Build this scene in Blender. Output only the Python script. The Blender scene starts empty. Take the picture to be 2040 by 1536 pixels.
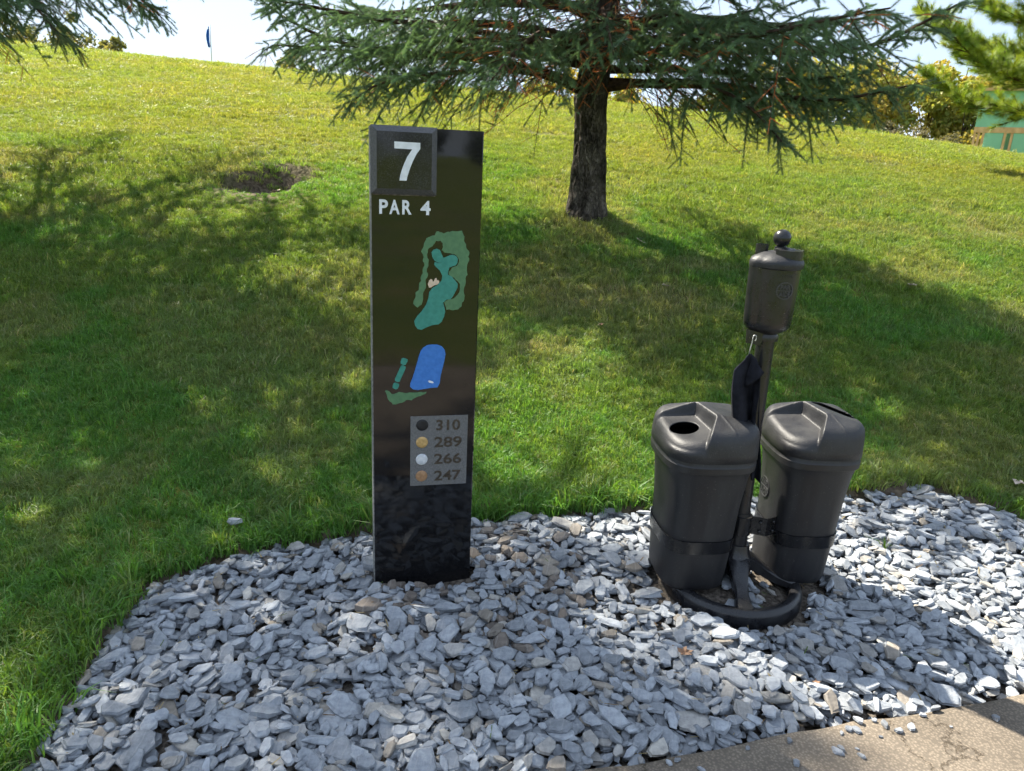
import bpy, bmesh, math, random
import numpy as np
from mathutils import Vector, Matrix, Quaternion, Euler

scene = bpy.context.scene
COL = scene.collection
R = math.radians

# ------------------------------------------------------------------ camera
CAM_H, PITCH, ROLL = 1.5, R(17.1), math.atan(230 / 4792)
cam_d = bpy.data.cameras.new('camera')
cam_d.sensor_width = 36.0
cam_d.lens = 1480 / 2040 * 36.0
cam_d.clip_start, cam_d.clip_end = 0.02, 2000
cam = bpy.data.objects.new('camera', cam_d)
COL.objects.link(cam)
fw = Vector((0, math.cos(PITCH), -math.sin(PITCH)))
up = Vector((0, math.sin(PITCH), math.cos(PITCH)))
rt = Vector((1, 0, 0))
cx = rt * math.cos(ROLL) + up * math.sin(ROLL)
cy = up * math.cos(ROLL) - rt * math.sin(ROLL)
cz = -fw
cam.matrix_world = Matrix(((cx.x, cy.x, cz.x, 0), (cx.y, cy.y, cz.y, 0), (cx.z, cy.z, cz.z, CAM_H), (0, 0, 0, 1)))
scene.camera = cam

# ------------------------------------------------------------------ light
SUN_AZ = math.atan2(-0.71, 0.705)      # measured from +Y towards +X
SUN_EL = R(48)
world = bpy.data.worlds.new('World')
scene.world = world
world.use_nodes = True
wn = world.node_tree.nodes
wl = world.node_tree.links
wn.clear()
sky = wn.new('ShaderNodeTexSky')
sky.sky_type = 'NISHITA'
sky.sun_disc = False
sky.sun_elevation = SUN_EL
sky.sun_rotation = SUN_AZ
sky.air_density = 1.0
sky.dust_density = 1.2
sky.ozone_density = 1.0
# thin high cloud drifting over the whole dome
tc = wn.new('ShaderNodeTexCoord')
mp = wn.new('ShaderNodeMapping'); mp.inputs['Scale'].default_value = (1.2, 1.2, 5.0)
nz = wn.new('ShaderNodeTexNoise'); nz.inputs['Scale'].default_value = 2.2; nz.inputs['Detail'].default_value = 6
rp = wn.new('ShaderNodeValToRGB')
rp.color_ramp.elements[0].position, rp.color_ramp.elements[1].position = 0.30, 0.72
rp.color_ramp.elements[0].color = (0.90, 0.90, 0.90, 1)
mx = wn.new('ShaderNodeMix'); mx.data_type = 'RGBA'
mul = wn.new('ShaderNodeMath'); mul.operation = 'MULTIPLY'; mul.inputs[1].default_value = 0.97
bg = wn.new('ShaderNodeBackground'); bg.inputs['Strength'].default_value = 0.15
wo = wn.new('ShaderNodeOutputWorld')
wl.new(tc.outputs['Generated'], mp.inputs['Vector'])
wl.new(mp.outputs['Vector'], nz.inputs['Vector'])
wl.new(nz.outputs['Fac'], rp.inputs['Fac'])
wl.new(rp.outputs['Color'], mul.inputs[0])
wl.new(mul.outputs[0], mx.inputs[0])
wl.new(sky.outputs['Color'], mx.inputs[6])
veil = wn.new('ShaderNodeMix'); veil.data_type = 'RGBA'
veil.inputs[6].default_value = (1.12, 1.40, 1.84, 1); veil.inputs[7].default_value = (1.42, 1.60, 1.86, 1)
cr = wn.new('ShaderNodeValToRGB'); cr.color_ramp.elements[0].position, cr.color_ramp.elements[1].position = 0.40, 0.64
wl.new(nz.outputs['Fac'], cr.inputs['Fac']); wl.new(cr.outputs['Color'], veil.inputs[0]); wl.new(veil.outputs[2], mx.inputs[7])
wl.new(mx.outputs[2], bg.inputs['Color'])
wl.new(bg.outputs['Background'], wo.inputs['Surface'])

sun_d = bpy.data.lights.new('sun', 'SUN')
sun_d.energy = 3.6
sun_d.angle = R(0.55)
sun_d.color = (1.0, 0.93, 0.80)
sun = bpy.data.objects.new('sun', sun_d)
COL.objects.link(sun)
to_sun = Vector((math.sin(SUN_AZ) * math.cos(SUN_EL), math.cos(SUN_AZ) * math.cos(SUN_EL), math.sin(SUN_EL)))
sun.rotation_euler = (-to_sun).to_track_quat('-Z', 'Y').to_euler()
sun.location = to_sun * 60
scene.view_settings.view_transform = 'Standard'
scene.view_settings.look = 'None'
scene.view_settings.gamma = 1.0
scene.view_settings.exposure = 2.0
scene.cycles.max_bounces = 6
scene.cycles.adaptive_threshold = 0.05
scene.cycles.diffuse_bounces = 4
scene.cycles.transparent_max_bounces = 8
scene.cycles.caustics_reflective = False
scene.cycles.caustics_refractive = False

# ------------------------------------------------------------------ helpers
def link(o, parent=None):
    COL.objects.link(o)
    if parent is not None:
        o.parent = parent
    return o

def tag(o, label=None, cat=None, group=None, kind=None):
    if label: o['label'] = label
    if cat: o['category'] = cat
    if group: o['group'] = group
    if kind: o['kind'] = kind
    return o

def empty(name, loc, label, cat, group=None, rz=0.0):
    o = bpy.data.objects.new(name, None)
    o.empty_display_size = 0.1
    o.location = loc
    o.rotation_euler = (0, 0, rz)
    link(o)
    return tag(o, label, cat, group)

def mesh(name, v, f, mat, parent=None, smooth=False, loc=None, attrs=None):
    me = bpy.data.meshes.new(name)
    me.from_pydata([tuple(map(float, p)) for p in v], [], [tuple(map(int, q)) for q in f])
    me.materials.append(mat)
    if smooth:
        me.polygons.foreach_set('use_smooth', [True] * len(me.polygons))
    for an, (dt, arr) in (attrs or {}).items():
        a = me.attributes.new(an, dt, 'POINT')
        a.data.foreach_set('color' if dt == 'FLOAT_COLOR' else 'value', np.asarray(arr, dtype=np.float32).ravel())
    me.update()
    o = bpy.data.objects.new(name, me)
    if loc is not None:
        o.location = loc
    return link(o, parent)

def auto_smooth(o, ang=35):
    me = o.data
    bm = bmesh.new(); bm.from_mesh(me)
    bmesh.ops.recalc_face_normals(bm, faces=bm.faces)
    for e in bm.edges:
        e.smooth = not (len(e.link_faces) == 2 and e.calc_face_angle(0) > R(ang))
    for f in bm.faces:
        f.smooth = True
    bm.to_mesh(me); bm.free()
    return o

def loft(rings, cap0=True, cap1=True, closed=True):
    """rings: list of (n,3) arrays -> verts, faces"""
    n = len(rings[0])
    v = np.concatenate([np.asarray(r, float) for r in rings])
    f = []
    for i in range(len(rings) - 1):
        for j in range(n if closed else n - 1):
            a, b = i * n + j, i * n + (j + 1) % n
            f.append((a, b, b + n, a + n))
    if cap0: f.append(tuple(range(n - 1, -1, -1)))
    if cap1: f.append(tuple(range((len(rings) - 1) * n, len(rings) * n)))
    return v, f

def lathe(prof, n=32, c=(0, 0)):
    a = np.linspace(0, 2 * math.pi, n, endpoint=False)
    return loft([np.stack([c[0] + r * np.cos(a), c[1] + r * np.sin(a), np.full(n, z)], 1) for r, z in prof])

def tube(pts, rad, n=6, cap=True):
    pts = np.asarray(pts, float)
    m = len(pts)
    rad = np.broadcast_to(np.asarray(rad, float), (m,))
    t = np.gradient(pts, axis=0)
    t /= np.linalg.norm(t, axis=1)[:, None] + 1e-9
    ref = np.array([0, 0, 1.0]) if abs(t[0][2]) < 0.8 else np.array([1.0, 0, 0])
    rings = []
    a = np.linspace(0, 2 * math.pi, n, endpoint=False)
    for i in range(m):
        u = np.cross(t[i], ref); u /= np.linalg.norm(u) + 1e-9
        w = np.cross(u, t[i])
        rings.append(pts[i] + rad[i] * (np.cos(a)[:, None] * u + np.sin(a)[:, None] * w))
    return loft(rings, cap, cap)

class Acc:
    """collects pieces of one part"""
    def __init__(s): s.v, s.f, s.n = [], [], 0
    def add(s, vf):
        v, f = vf
        s.v.append(np.asarray(v, float)); s.f += [tuple(i + s.n for i in q) for q in f]; s.n += len(v)
    def obj(s, name, mat, parent=None, smooth=False):
        return mesh(name, np.concatenate(s.v), s.f, mat, parent, smooth)

def prism(poly, y0, y1, bevel=0.0):
    """poly in (x,z), extruded from y1 (back) to y0 (front, towards -y)"""
    p = np.asarray(poly, float)
    n = len(p)
    area = 0.5 * np.sum(p[:, 0] * np.roll(p[:, 1], -1) - np.roll(p[:, 0], -1) * p[:, 1])
    if area < 0: p = p[::-1]
    rings = [np.stack([p[:, 0], np.full(n, y1), p[:, 1]], 1)]
    if bevel:
        d = np.roll(p, -1, 0) - np.roll(p, 1, 0)
        nr = np.stack([-d[:, 1], d[:, 0]], 1); nr /= np.linalg.norm(nr, axis=1)[:, None] + 1e-9
        q = p + nr * bevel
        rings += [np.stack([p[:, 0], np.full(n, y0 + bevel), p[:, 1]], 1), np.stack([q[:, 0], np.full(n, y0), q[:, 1]], 1)]
    else:
        rings += [np.stack([p[:, 0], np.full(n, y0), p[:, 1]], 1)]
    return loft(rings)

def box(x0, x1, y0, y1, z0, z1):
    v = [(x, y, z) for z in (z0, z1) for x, y in ((x0, y0), (x1, y0), (x1, y1), (x0, y1))]
    return np.array(v), [(3, 2, 1, 0), (4, 5, 6, 7), (0, 1, 5, 4), (1, 2, 6, 5), (2, 3, 7, 6), (3, 0, 4, 7)]

def inside(px, py, poly):
    px, py = np.asarray(px), np.asarray(py)
    r = np.zeros(px.shape, bool)
    n = len(poly)
    for i in range(n):
        x0, y0 = poly[i]; x1, y1 = poly[(i + 1) % n]
        c = ((y0 > py) != (y1 > py)) & (px < (x1 - x0) * (py - y0) / (y1 - y0 + 1e-12) + x0)
        r ^= c
    return r

def edge_dist(px, py, poly):
    d = np.full(np.shape(px), 1e9)
    n = len(poly)
    for i in range(n):
        a = np.array(poly[i]); b = np.array(poly[(i + 1) % n]); ab = b - a
        t = np.clip(((px - a[0]) * ab[0] + (py - a[1]) * ab[1]) / (ab @ ab + 1e-12), 0, 1)
        d = np.minimum(d, np.hypot(px - a[0] - t * ab[0], py - a[1] - t * ab[1]))
    return d

def vnoise(x, y, scale, seed=0):
    """smooth value noise 0..1"""
    x = np.asarray(x, float) / scale + 1000.3 + seed * 17.1; y = np.asarray(y, float) / scale + 2000.7 + seed * 5.3
    xi, yi = np.floor(x).astype(np.int64), np.floor(y).astype(np.int64)
    fx, fy = x - xi, y - yi
    fx, fy = fx * fx * (3 - 2 * fx), fy * fy * (3 - 2 * fy)
    def h(a, b):
        n = (a * 374761393 + b * 668265263 + seed * 2147483) & 0x7fffffff
        n = ((n ^ (n >> 13)) * 1274126177) & 0x7fffffff
        return ((n ^ (n >> 16)) & 0xffff) / 65535.0
    return (h(xi, yi) * (1 - fx) + h(xi + 1, yi) * fx) * (1 - fy) + (h(xi, yi + 1) * (1 - fx) + h(xi + 1, yi + 1) * fx) * fy

def fbm(x, y, s, seed=0):
    return 0.5 * vnoise(x, y, s, seed) + 0.3 * vnoise(x, y, s * 0.43, seed + 1) + 0.2 * vnoise(x, y, s * 0.19, seed + 2)

def sstep(a, b, x):
    t = np.clip((x - a) / (b - a), 0, 1)
    return t * t * (3 - 2 * t)

# ------------------------------------------------------------------ materials
def mat_new(name):
    m = bpy.data.materials.new(name); m.use_nodes = True
    nt = m.node_tree
    return m, nt.nodes, nt.links, nt.nodes['Principled BSDF']

def nd(ns, kind, **kw):
    n = ns.new(kind)
    for k, v in kw.items():
        if k in n.inputs: n.inputs[k].default_value = v
        else: setattr(n, k, v)
    return n

def noise_mat(name, c0, c1, scale=8, rough=0.6, bump=0.3, bscale=None, dist=0.01, detail=6, spec=0.4, coords='Object', lo=0.35, hi=0.65, metallic=0.0):
    m, ns, ls, p = mat_new(name)
    tc = ns.new('ShaderNodeTexCoord')
    n = nd(ns, 'ShaderNodeTexNoise', Scale=scale, Detail=detail)
    ls.new(tc.outputs[coords], n.inputs['Vector'])
    r = ns.new('ShaderNodeValToRGB')
    r.color_ramp.elements[0].position, r.color_ramp.elements[1].position = lo, hi
    r.color_ramp.elements[0].color, r.color_ramp.elements[1].color = (*c0, 1), (*c1, 1)
    ls.new(n.outputs['Fac'], r.inputs['Fac']); ls.new(r.outputs['Color'], p.inputs['Base Color'])
    p.inputs['Roughness'].default_value = rough
    p.inputs['Metallic'].default_value = metallic
    p.inputs['Specular IOR Level'].default_value = spec
    if bump:
        b = nd(ns, 'ShaderNodeBump', Strength=bump, Distance=dist)
        n2 = nd(ns, 'ShaderNodeTexNoise', Scale=bscale or scale * 3, Detail=4)
        ls.new(tc.outputs[coords], n2.inputs['Vector'])
        ls.new(n2.outputs['Fac'], b.inputs['Height']); ls.new(b.outputs['Normal'], p.inputs['Normal'])
    return m

def leaf_mat(name, rough=0.5, trans=0.45, tmul=(1.3, 1.25, 0.5), attr='INSTANCER', fixed=None, spec=0.3, blade=False):
    """thin leaf: diffuse + translucent, colour from the 'tint' attribute"""
    m, ns, ls, p = mat_new(name)
    out = ns['Material Output']
    if fixed is None:
        a = ns.new('ShaderNodeAttribute'); a.attribute_name = 'tint'; a.attribute_type = attr
        csock = a.outputs['Color']
    else:
        a = ns.new('ShaderNodeRGB'); a.outputs[0].default_value = (*fixed, 1); csock = a.outputs[0]
    if blade:          # each blade or needle of a tuft has a tone of its own
        b = ns.new('ShaderNodeAttribute'); b.attribute_name = 'bl'; b.attribute_type = 'GEOMETRY'
        k = ns.new('ShaderNodeMix'); k.data_type = 'RGBA'; k.blend_type = 'MULTIPLY'; k.inputs[0].default_value = 1
        ls.new(csock, k.inputs[6]); ls.new(b.outputs['Color'], k.inputs[7]); csock = k.outputs[2]
    ls.new(csock, p.inputs['Base Color'])
    p.inputs['Roughness'].default_value = rough
    p.inputs['Specular IOR Level'].default_value = spec
    mm = ns.new('ShaderNodeMix'); mm.data_type = 'RGBA'; mm.blend_type = 'MULTIPLY'; mm.inputs[0].default_value = 1
    ls.new(csock, mm.inputs[6]); mm.inputs[7].default_value = (*tmul, 1)
    t = ns.new('ShaderNodeBsdfTranslucent'); ls.new(mm.outputs[2], t.inputs['Color'])
    s = ns.new('ShaderNodeMixShader'); s.inputs[0].default_value = trans
    ls.new(p.outputs[0], s.inputs[1]); ls.new(t.outputs[0], s.inputs[2]); ls.new(s.outputs[0], out.inputs['Surface'])
    return m

def stone_mat():
    m, ns, ls, p = mat_new('slate')
    a = ns.new('ShaderNodeAttribute'); a.attribute_name = 'tint'; a.attribute_type = 'GEOMETRY'
    tc = ns.new('ShaderNodeTexCoord')
    n = nd(ns, 'ShaderNodeTexNoise', Scale=55.0, Detail=8, Roughness=0.65)
    ls.new(tc.outputs['Object'], n.inputs['Vector'])
    r = ns.new('ShaderNodeValToRGB')
    r.color_ramp.elements[0].position, r.color_ramp.elements[1].position = 0.25, 0.75
    r.color_ramp.elements[0].color, r.color_ramp.elements[1].color = (0.6, 0.6, 0.62, 1), (1.25, 1.24, 1.2, 1)
    ls.new(n.outputs['Fac'], r.inputs['Fac'])
    mm = ns.new('ShaderNodeMix'); mm.data_type = 'RGBA'; mm.blend_type = 'MULTIPLY'; mm.inputs[0].default_value = 1
    ls.new(a.outputs['Color'], mm.inputs[6]); ls.new(r.outputs['Color'], mm.inputs[7])
    # pale veins
    w = nd(ns, 'ShaderNodeTexWave', Scale=9.0, Distortion=3.0, Detail=4)
    ls.new(tc.outputs['Object'], w.inputs['Vector'])
    r2 = ns.new('ShaderNodeValToRGB'); r2.color_ramp.elements[0].position, r2.color_ramp.elements[1].position = 0.94, 1.0
    r2.color_ramp.elements[1].color = (0.16, 0.16, 0.16, 1)
    ls.new(w.outputs['Fac'], r2.inputs['Fac'])
    m2 = ns.new('ShaderNodeMix'); m2.data_type = 'RGBA'
    ls.new(r2.outputs['Color'], m2.inputs[0]); ls.new(mm.outputs[2], m2.inputs[6]); m2.inputs[7].default_value = (0.5, 0.49, 0.46, 1)
    ls.new(m2.outputs[2], p.inputs['Base Color'])
    p.inputs['Roughness'].default_value = 0.62
    p.inputs['Specular IOR Level'].default_value = 0.35
    b = nd(ns, 'ShaderNodeBump', Strength=0.75, Distance=0.006)
    n3 = nd(ns, 'ShaderNodeTexNoise', Scale=40.0, Detail=7, Roughness=0.7)
    mpn = ns.new('ShaderNodeMapping'); mpn.inputs['Scale'].default_value = (1, 1, 3.5); mpn.inputs['Rotation'].default_value = (0.3, 0.2, 0)
    ls.new(tc.outputs['Object'], mpn.inputs['Vector']); ls.new(mpn.outputs['Vector'], n3.inputs['Vector'])
    ls.new(n3.outputs['Fac'], b.inputs['Height']); ls.new(b.outputs['Normal'], p.inputs['Normal'])
    return m

def ground_mat():
    m, ns, ls, p = mat_new('lawn_soil')
    tc = ns.new('ShaderNodeTexCoord')
    n = nd(ns, 'ShaderNodeTexNoise', Scale=0.8, Detail=8, Roughness=0.6)
    ls.new(tc.outputs['Object'], n.inputs['Vector'])
    r = ns.new('ShaderNodeValToRGB')
    e = r.color_ramp.elements
    e[0].position, e[0].color = 0.32, (0.075, 0.115, 0.018, 1)
    e[1].position, e[1].color = 0.7, (0.16, 0.15, 0.045, 1)
    k = e.new(0.5); k.color = (0.11, 0.14, 0.02, 1)  # grass tones lowered to stand in for shade between blades
    ls.new(n.outputs['Fac'], r.inputs['Fac'])
    n2 = nd(ns, 'ShaderNodeTexNoise', Scale=30.0, Detail=6)
    ls.new(tc.outputs['Object'], n2.inputs['Vector'])
    r2 = ns.new('ShaderNodeValToRGB')
    r2.color_ramp.elements[0].position, r2.color_ramp.elements[1].position = 0.3, 0.7
    r2.color_ramp.elements[0].color, r2.color_ramp.elements[1].color = (0.05, 0.037, 0.026, 1), (0.20, 0.16, 0.115, 1)
    ls.new(n2.outputs['Fac'], r2.inputs['Fac'])
    a = ns.new('ShaderNodeAttribute'); a.attribute_name = 'soil'
    mm = ns.new('ShaderNodeMix'); mm.data_type = 'RGBA'
    ls.new(a.outputs['Fac'], mm.inputs[0]); ls.new(r.outputs['Color'], mm.inputs[6]); ls.new(r2.outputs['Color'], mm.inputs[7])
    ls.new(mm.outputs[2], p.inputs['Base Color'])
    p.inputs['Roughness'].default_value = 0.95
    p.inputs['Specular IOR Level'].default_value = 0.1
    b = nd(ns, 'ShaderNodeBump', Strength=0.8, Distance=0.02)
    ls.new(n2.outputs['Fac'], b.inputs['Height']); ls.new(b.outputs['Normal'], p.inputs['Normal'])
    return m

def granite_mat(name, speckle=0.0, rough=0.04):
    m, ns, ls, p = mat_new(name)
    tc = ns.new('ShaderNodeTexCoord')
    v = nd(ns, 'ShaderNodeTexNoise', Scale=420.0, Detail=2)
    ls.new(tc.outputs['Object'], v.inputs['Vector'])
    r = ns.new('ShaderNodeValToRGB')
    r.color_ramp.elements[0].position, r.color_ramp.elements[1].position = 0.55, 0.78
    r.color_ramp.elements[0].color = (0.008, 0.008, 0.009, 1)
    r.color_ramp.elements[1].color = (0.03 + speckle, 0.03 + speckle, 0.031 + speckle * 1.05, 1)
    ls.new(v.outputs['Fac'], r.inputs['Fac']); ls.new(r.outputs['Color'], p.inputs['Base Color'])
    # rain film and dust: faintly uneven gloss
    n2 = nd(ns, 'ShaderNodeTexNoise', Scale=9.0, Detail=6)
    ls.new(tc.outputs['Object'], n2.inputs['Vector'])
    mr = nd(ns, 'ShaderNodeMapRange'); mr.inputs[1].default_value = 0.3; mr.inputs[2].default_value = 0.75
    mr.inputs[3].default_value = rough * 0.6; mr.inputs[4].default_value = rough * 2.2
    ls.new(n2.outputs['Fac'], mr.inputs[0]); ls.new(mr.outputs[0], p.inputs['Roughness'])
    p.inputs['IOR'].default_value = 1.52
    return m

def plastic_mat(name, base=0.02, rough=0.42, dust=0.12, grain=900, bump=0.25, streak=1.0):
    m, ns, ls, p = mat_new(name)
    tc = ns.new('ShaderNodeTexCoord')
    n = nd(ns, 'ShaderNodeTexNoise', Scale=11.0, Detail=9, Roughness=0.7)
    sm_ = ns.new('ShaderNodeMapping'); sm_.inputs['Scale'].default_value = (1, 1, streak)
    ls.new(tc.outputs['Object'], sm_.inputs['Vector']); ls.new(sm_.outputs['Vector'], n.inputs['Vector'])
    r = ns.new('ShaderNodeValToRGB')
    r.color_ramp.elements[0].position, r.color_ramp.elements[1].position = 0.4, 0.85
    r.color_ramp.elements[0].color = (base, base, base * 1.25, 1)
    r.color_ramp.elements[1].color = (base + dust, base + dust, base + dust, 1)
    ls.new(n.outputs['Fac'], r.inputs['Fac'])
    # specks of dried grass clippings and dust
    n4 = nd(ns, 'ShaderNodeTexNoise', Scale=260.0, Detail=2)
    ls.new(tc.outputs['Object'], n4.inputs['Vector'])
    r4 = ns.new('ShaderNodeValToRGB'); r4.color_ramp.elements[0].position, r4.color_ramp.elements[1].position = 0.70, 0.76
    ls.new(n4.outputs['Fac'], r4.inputs['Fac'])
    mm = ns.new('ShaderNodeMix'); mm.data_type = 'RGBA'
    ls.new(r4.outputs['Color'], mm.inputs[0]); ls.new(r.outputs['Color'], mm.inputs[6]); mm.inputs[7].default_value = (0.16, 0.15, 0.13, 1)
    ls.new(mm.outputs[2], p.inputs['Base Color'])
    mr = nd(ns, 'ShaderNodeMapRange'); mr.inputs[1].default_value = 0.35; mr.inputs[2].default_value = 0.8
    mr.inputs[3].default_value = rough; mr.inputs[4].default_value = min(1, rough + 0.25)
    ls.new(n.outputs['Fac'], mr.inputs[0]); ls.new(mr.outputs[0], p.inputs['Roughness'])
    if bump:
        b = nd(ns, 'ShaderNodeBump', Strength=bump, Distance=0.001)
        g = nd(ns, 'ShaderNodeTexNoise', Scale=float(grain), Detail=2)
        ls.new(tc.outputs['Object'], g.inputs['Vector']); ls.new(g.outputs['Fac'], b.inputs['Height']); ls.new(b.outputs['Normal'], p.inputs['Normal'])
    return m

def path_mat():
    m, ns, ls, p = mat_new('cart_path')
    tc = ns.new('ShaderNodeTexCoord')
    n = nd(ns, 'ShaderNodeTexNoise', Scale=1.8, Detail=10, Roughness=0.65)
    g = nd(ns, 'ShaderNodeTexVoronoi', Scale=130.0)
    n3 = nd(ns, 'ShaderNodeTexNoise', Scale=300.0, Detail=3)
    v = nd(ns, 'ShaderNodeTexVoronoi', Scale=1.3); v.feature = 'DISTANCE_TO_EDGE'
    for k in (n, g, n3): ls.new(tc.outputs['Object'], k.inputs['Vector'])
    wv = ns.new('ShaderNodeVectorMath'); wv.operation = 'MULTIPLY_ADD'
    ls.new(n.outputs['Color'], wv.inputs[0]); wv.inputs[1].default_value = (0.5, 0.5, 0.5); ls.new(tc.outputs['Object'], wv.inputs[2]); ls.new(wv.outputs[0], v.inputs['Vector'])
    r = ns.new('ShaderNodeValToRGB'); r.color_ramp.elements[0].position, r.color_ramp.elements[1].position = 0.3, 0.7
    r.color_ramp.elements[0].color, r.color_ramp.elements[1].color = (0.15, 0.125, 0.098, 1), (0.28, 0.235, 0.185, 1)
    ls.new(n.outputs['Fac'], r.inputs['Fac'])
    r2 = ns.new('ShaderNodeValToRGB'); r2.color_ramp.elements[0].position, r2.color_ramp.elements[1].position = 0.0, 0.6
    r2.color_ramp.elements[0].color, r2.color_ramp.elements[1].color = (1.35, 1.32, 1.28, 1), (0.7, 0.7, 0.7, 1)
    ls.new(g.outputs['Distance'], r2.inputs['Fac'])
    r3 = ns.new('ShaderNodeValToRGB'); r3.color_ramp.elements[0].position, r3.color_ramp.elements[1].position = 0.0, 0.006
    r3.color_ramp.elements[0].color = (0.35, 0.33, 0.3, 1)
    ls.new(v.outputs['Distance'], r3.inputs['Fac'])
    a = ns.new('ShaderNodeMix'); a.data_type = 'RGBA'; a.blend_type = 'MULTIPLY'; a.inputs[0].default_value = 1
    b = ns.new('ShaderNodeMix'); b.data_type = 'RGBA'; b.blend_type = 'MULTIPLY'; b.inputs[0].default_value = 1
    ls.new(r.outputs['Color'], a.inputs[6]); ls.new(r2.outputs['Color'], a.inputs[7]); ls.new(a.outputs[2], b.inputs[6]); ls.new(r3.outputs['Color'], b.inputs[7])
    ls.new(b.outputs[2], p.inputs['Base Color'])
    p.inputs['Roughness'].default_value = 0.92; p.inputs['Specular IOR Level'].default_value = 0.2
    bu = nd(ns, 'ShaderNodeBump', Strength=0.6, Distance=0.004)
    ls.new(n3.outputs['Fac'], bu.inputs['Height']); ls.new(bu.outputs['Normal'], p.inputs['Normal'])
    return m

def bark_mat(name, c0, c1, scale=9):
    m, ns, ls, p = mat_new(name)
    tc = ns.new('ShaderNodeTexCoord')
    mpn = ns.new('ShaderNodeMapping'); mpn.inputs['Scale'].default_value = (1, 1, 0.45)
    ls.new(tc.outputs['Object'], mpn.inputs['Vector'])
    v = nd(ns, 'ShaderNodeTexVoronoi', Scale=scale * 3.0); v.feature = 'DISTANCE_TO_EDGE'
    n = nd(ns, 'ShaderNodeTexNoise', Scale=float(scale), Detail=8, Roughness=0.7)
    ls.new(mpn.outputs['Vector'], n.inputs['Vector'])
    ad = ns.new('ShaderNodeVectorMath'); ad.operation = 'MULTIPLY_ADD'
    ls.new(n.outputs['Color'], ad.inputs[0]); ad.inputs[1].default_value = (0.35, 0.35, 0.35); ls.new(mpn.outputs['Vector'], ad.inputs[2])
    ls.new(ad.outputs[0], v.inputs['Vector'])
    r = ns.new('ShaderNodeValToRGB')
    r.color_ramp.elements[0].position, r.color_ramp.elements[1].position = 0.38, 0.66
    r.color_ramp.elements[0].color, r.color_ramp.elements[1].color = (*c0, 1), (*c1, 1)
    ls.new(n.outputs['Fac'], r.inputs['Fac'])
    r2 = ns.new('ShaderNodeValToRGB'); r2.color_ramp.elements[0].position, r2.color_ramp.elements[1].position = 0.0, 0.12
    r2.color_ramp.elements[0].color = (0.3, 0.28, 0.26, 1)
    ls.new(v.outputs['Distance'], r2.inputs['Fac'])
    mm = ns.new('ShaderNodeMix'); mm.data_type = 'RGBA'; mm.blend_type = 'MULTIPLY'; mm.inputs[0].default_value = 0.5
    ls.new(r.outputs['Color'], mm.inputs[6]); ls.new(r2.outputs['Color'], mm.inputs[7])
    ls.new(mm.outputs[2], p.inputs['Base Color'])
    p.inputs['Roughness'].default_value = 0.9; p.inputs['Specular IOR Level'].default_value = 0.15
    b = nd(ns, 'ShaderNodeBump', Strength=1.0, Distance=0.02)
    ls.new(r2.outputs['Color'], b.inputs['Height']); ls.new(b.outputs['Normal'], p.inputs['Normal'])
    return m

M = {}
M['ground'] = ground_mat()
M['stone'] = stone_mat()
M['bed'] = noise_mat('bed_soil', (0.05, 0.042, 0.035), (0.20, 0.17, 0.14), 60, 0.95, 0.8, 120, 0.01, spec=0.1)
M['path'] = path_mat()
M['granite'] = granite_mat('polished_granite')
M['tile'] = granite_mat('speckled_granite', 0.04, 0.10)
M['honed'] = noise_mat('honed_granite', (0.045, 0.046, 0.05), (0.10, 0.10, 0.108), 260, 0.42, 0.2, 400, 0.001)
M['arris'] = noise_mat('sawn_granite', (0.09, 0.09, 0.09), (0.24, 0.24, 0.23), 90, 0.8, 0.4, 200, 0.002)
M['white'] = noise_mat('white_paint', (0.62, 0.66, 0.72), (0.74, 0.78, 0.84), 60, 0.7, 0.3, 300, 0.001)
M['mapgreen'] = noise_mat('map_sage', (0.075, 0.17, 0.085), (0.10, 0.215, 0.105), 70, 0.7, 0.5, 260, 0.0015)
M['mapteal'] = noise_mat('map_teal', (0.035, 0.21, 0.17), (0.05, 0.265, 0.215), 70, 0.6, 0.6, 260, 0.002)
M['mapblue'] = noise_mat('map_blue', (0.035, 0.16, 0.52), (0.05, 0.20, 0.60), 70, 0.6, 0.6, 260, 0.002)
M['mapsand'] = noise_mat('map_sand', (0.60, 0.47, 0.36), (0.70, 0.56, 0.44), 90, 0.8, 0.5, 300, 0.0015)
M['panel'] = noise_mat('blasted_granite', (0.10, 0.10, 0.102), (0.19, 0.19, 0.192), 500, 0.9, 0.6, 700, 0.0015, detail=2)
M['digit'] = noise_mat('engraved_digit', (0.035, 0.028, 0.022), (0.075, 0.058, 0.045), 120, 0.35, 0.2, 300, 0.001)
M['discblack'] = noise_mat('disc_black', (0.008, 0.008, 0.01), (0.016, 0.016, 0.02), 90, 0.5, 0.5, 160, 0.002)
M['discgold'] = noise_mat('disc_gold', (0.42, 0.27, 0.10), (0.58, 0.38, 0.16), 90, 0.45, 0.7, 120, 0.003)
M['discwhite'] = noise_mat('disc_white', (0.50, 0.53, 0.58), (0.68, 0.70, 0.74), 90, 0.45, 0.7, 120, 0.003)
M['disccopper'] = noise_mat('disc_copper', (0.27, 0.15, 0.075), (0.40, 0.235, 0.13), 90, 0.45, 0.7, 120, 0.003)
M['plastic'] = plastic_mat('black_bin_plastic', 0.010, 0.42, 0.032, 500, 0.5, 0.10)
M['lidplastic'] = plastic_mat('dusty_lid_plastic', 0.012, 0.44, 0.03, 190, 1.0)
M['metal'] = plastic_mat('black_enamel', 0.010, 0.22, 0.02, 900, 0.05)
M['dark'] = noise_mat('bin_inside', (0.004, 0.004, 0.004), (0.008, 0.008, 0.008), 20, 0.9, 0)
M['strap'] = plastic_mat('steel_strap', 0.006, 0.16, 0.012, 900, 0.05)
M['emblem'] = plastic_mat('raised_emblem', 0.035, 0.35, 0.03, 900, 0.05)
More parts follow.
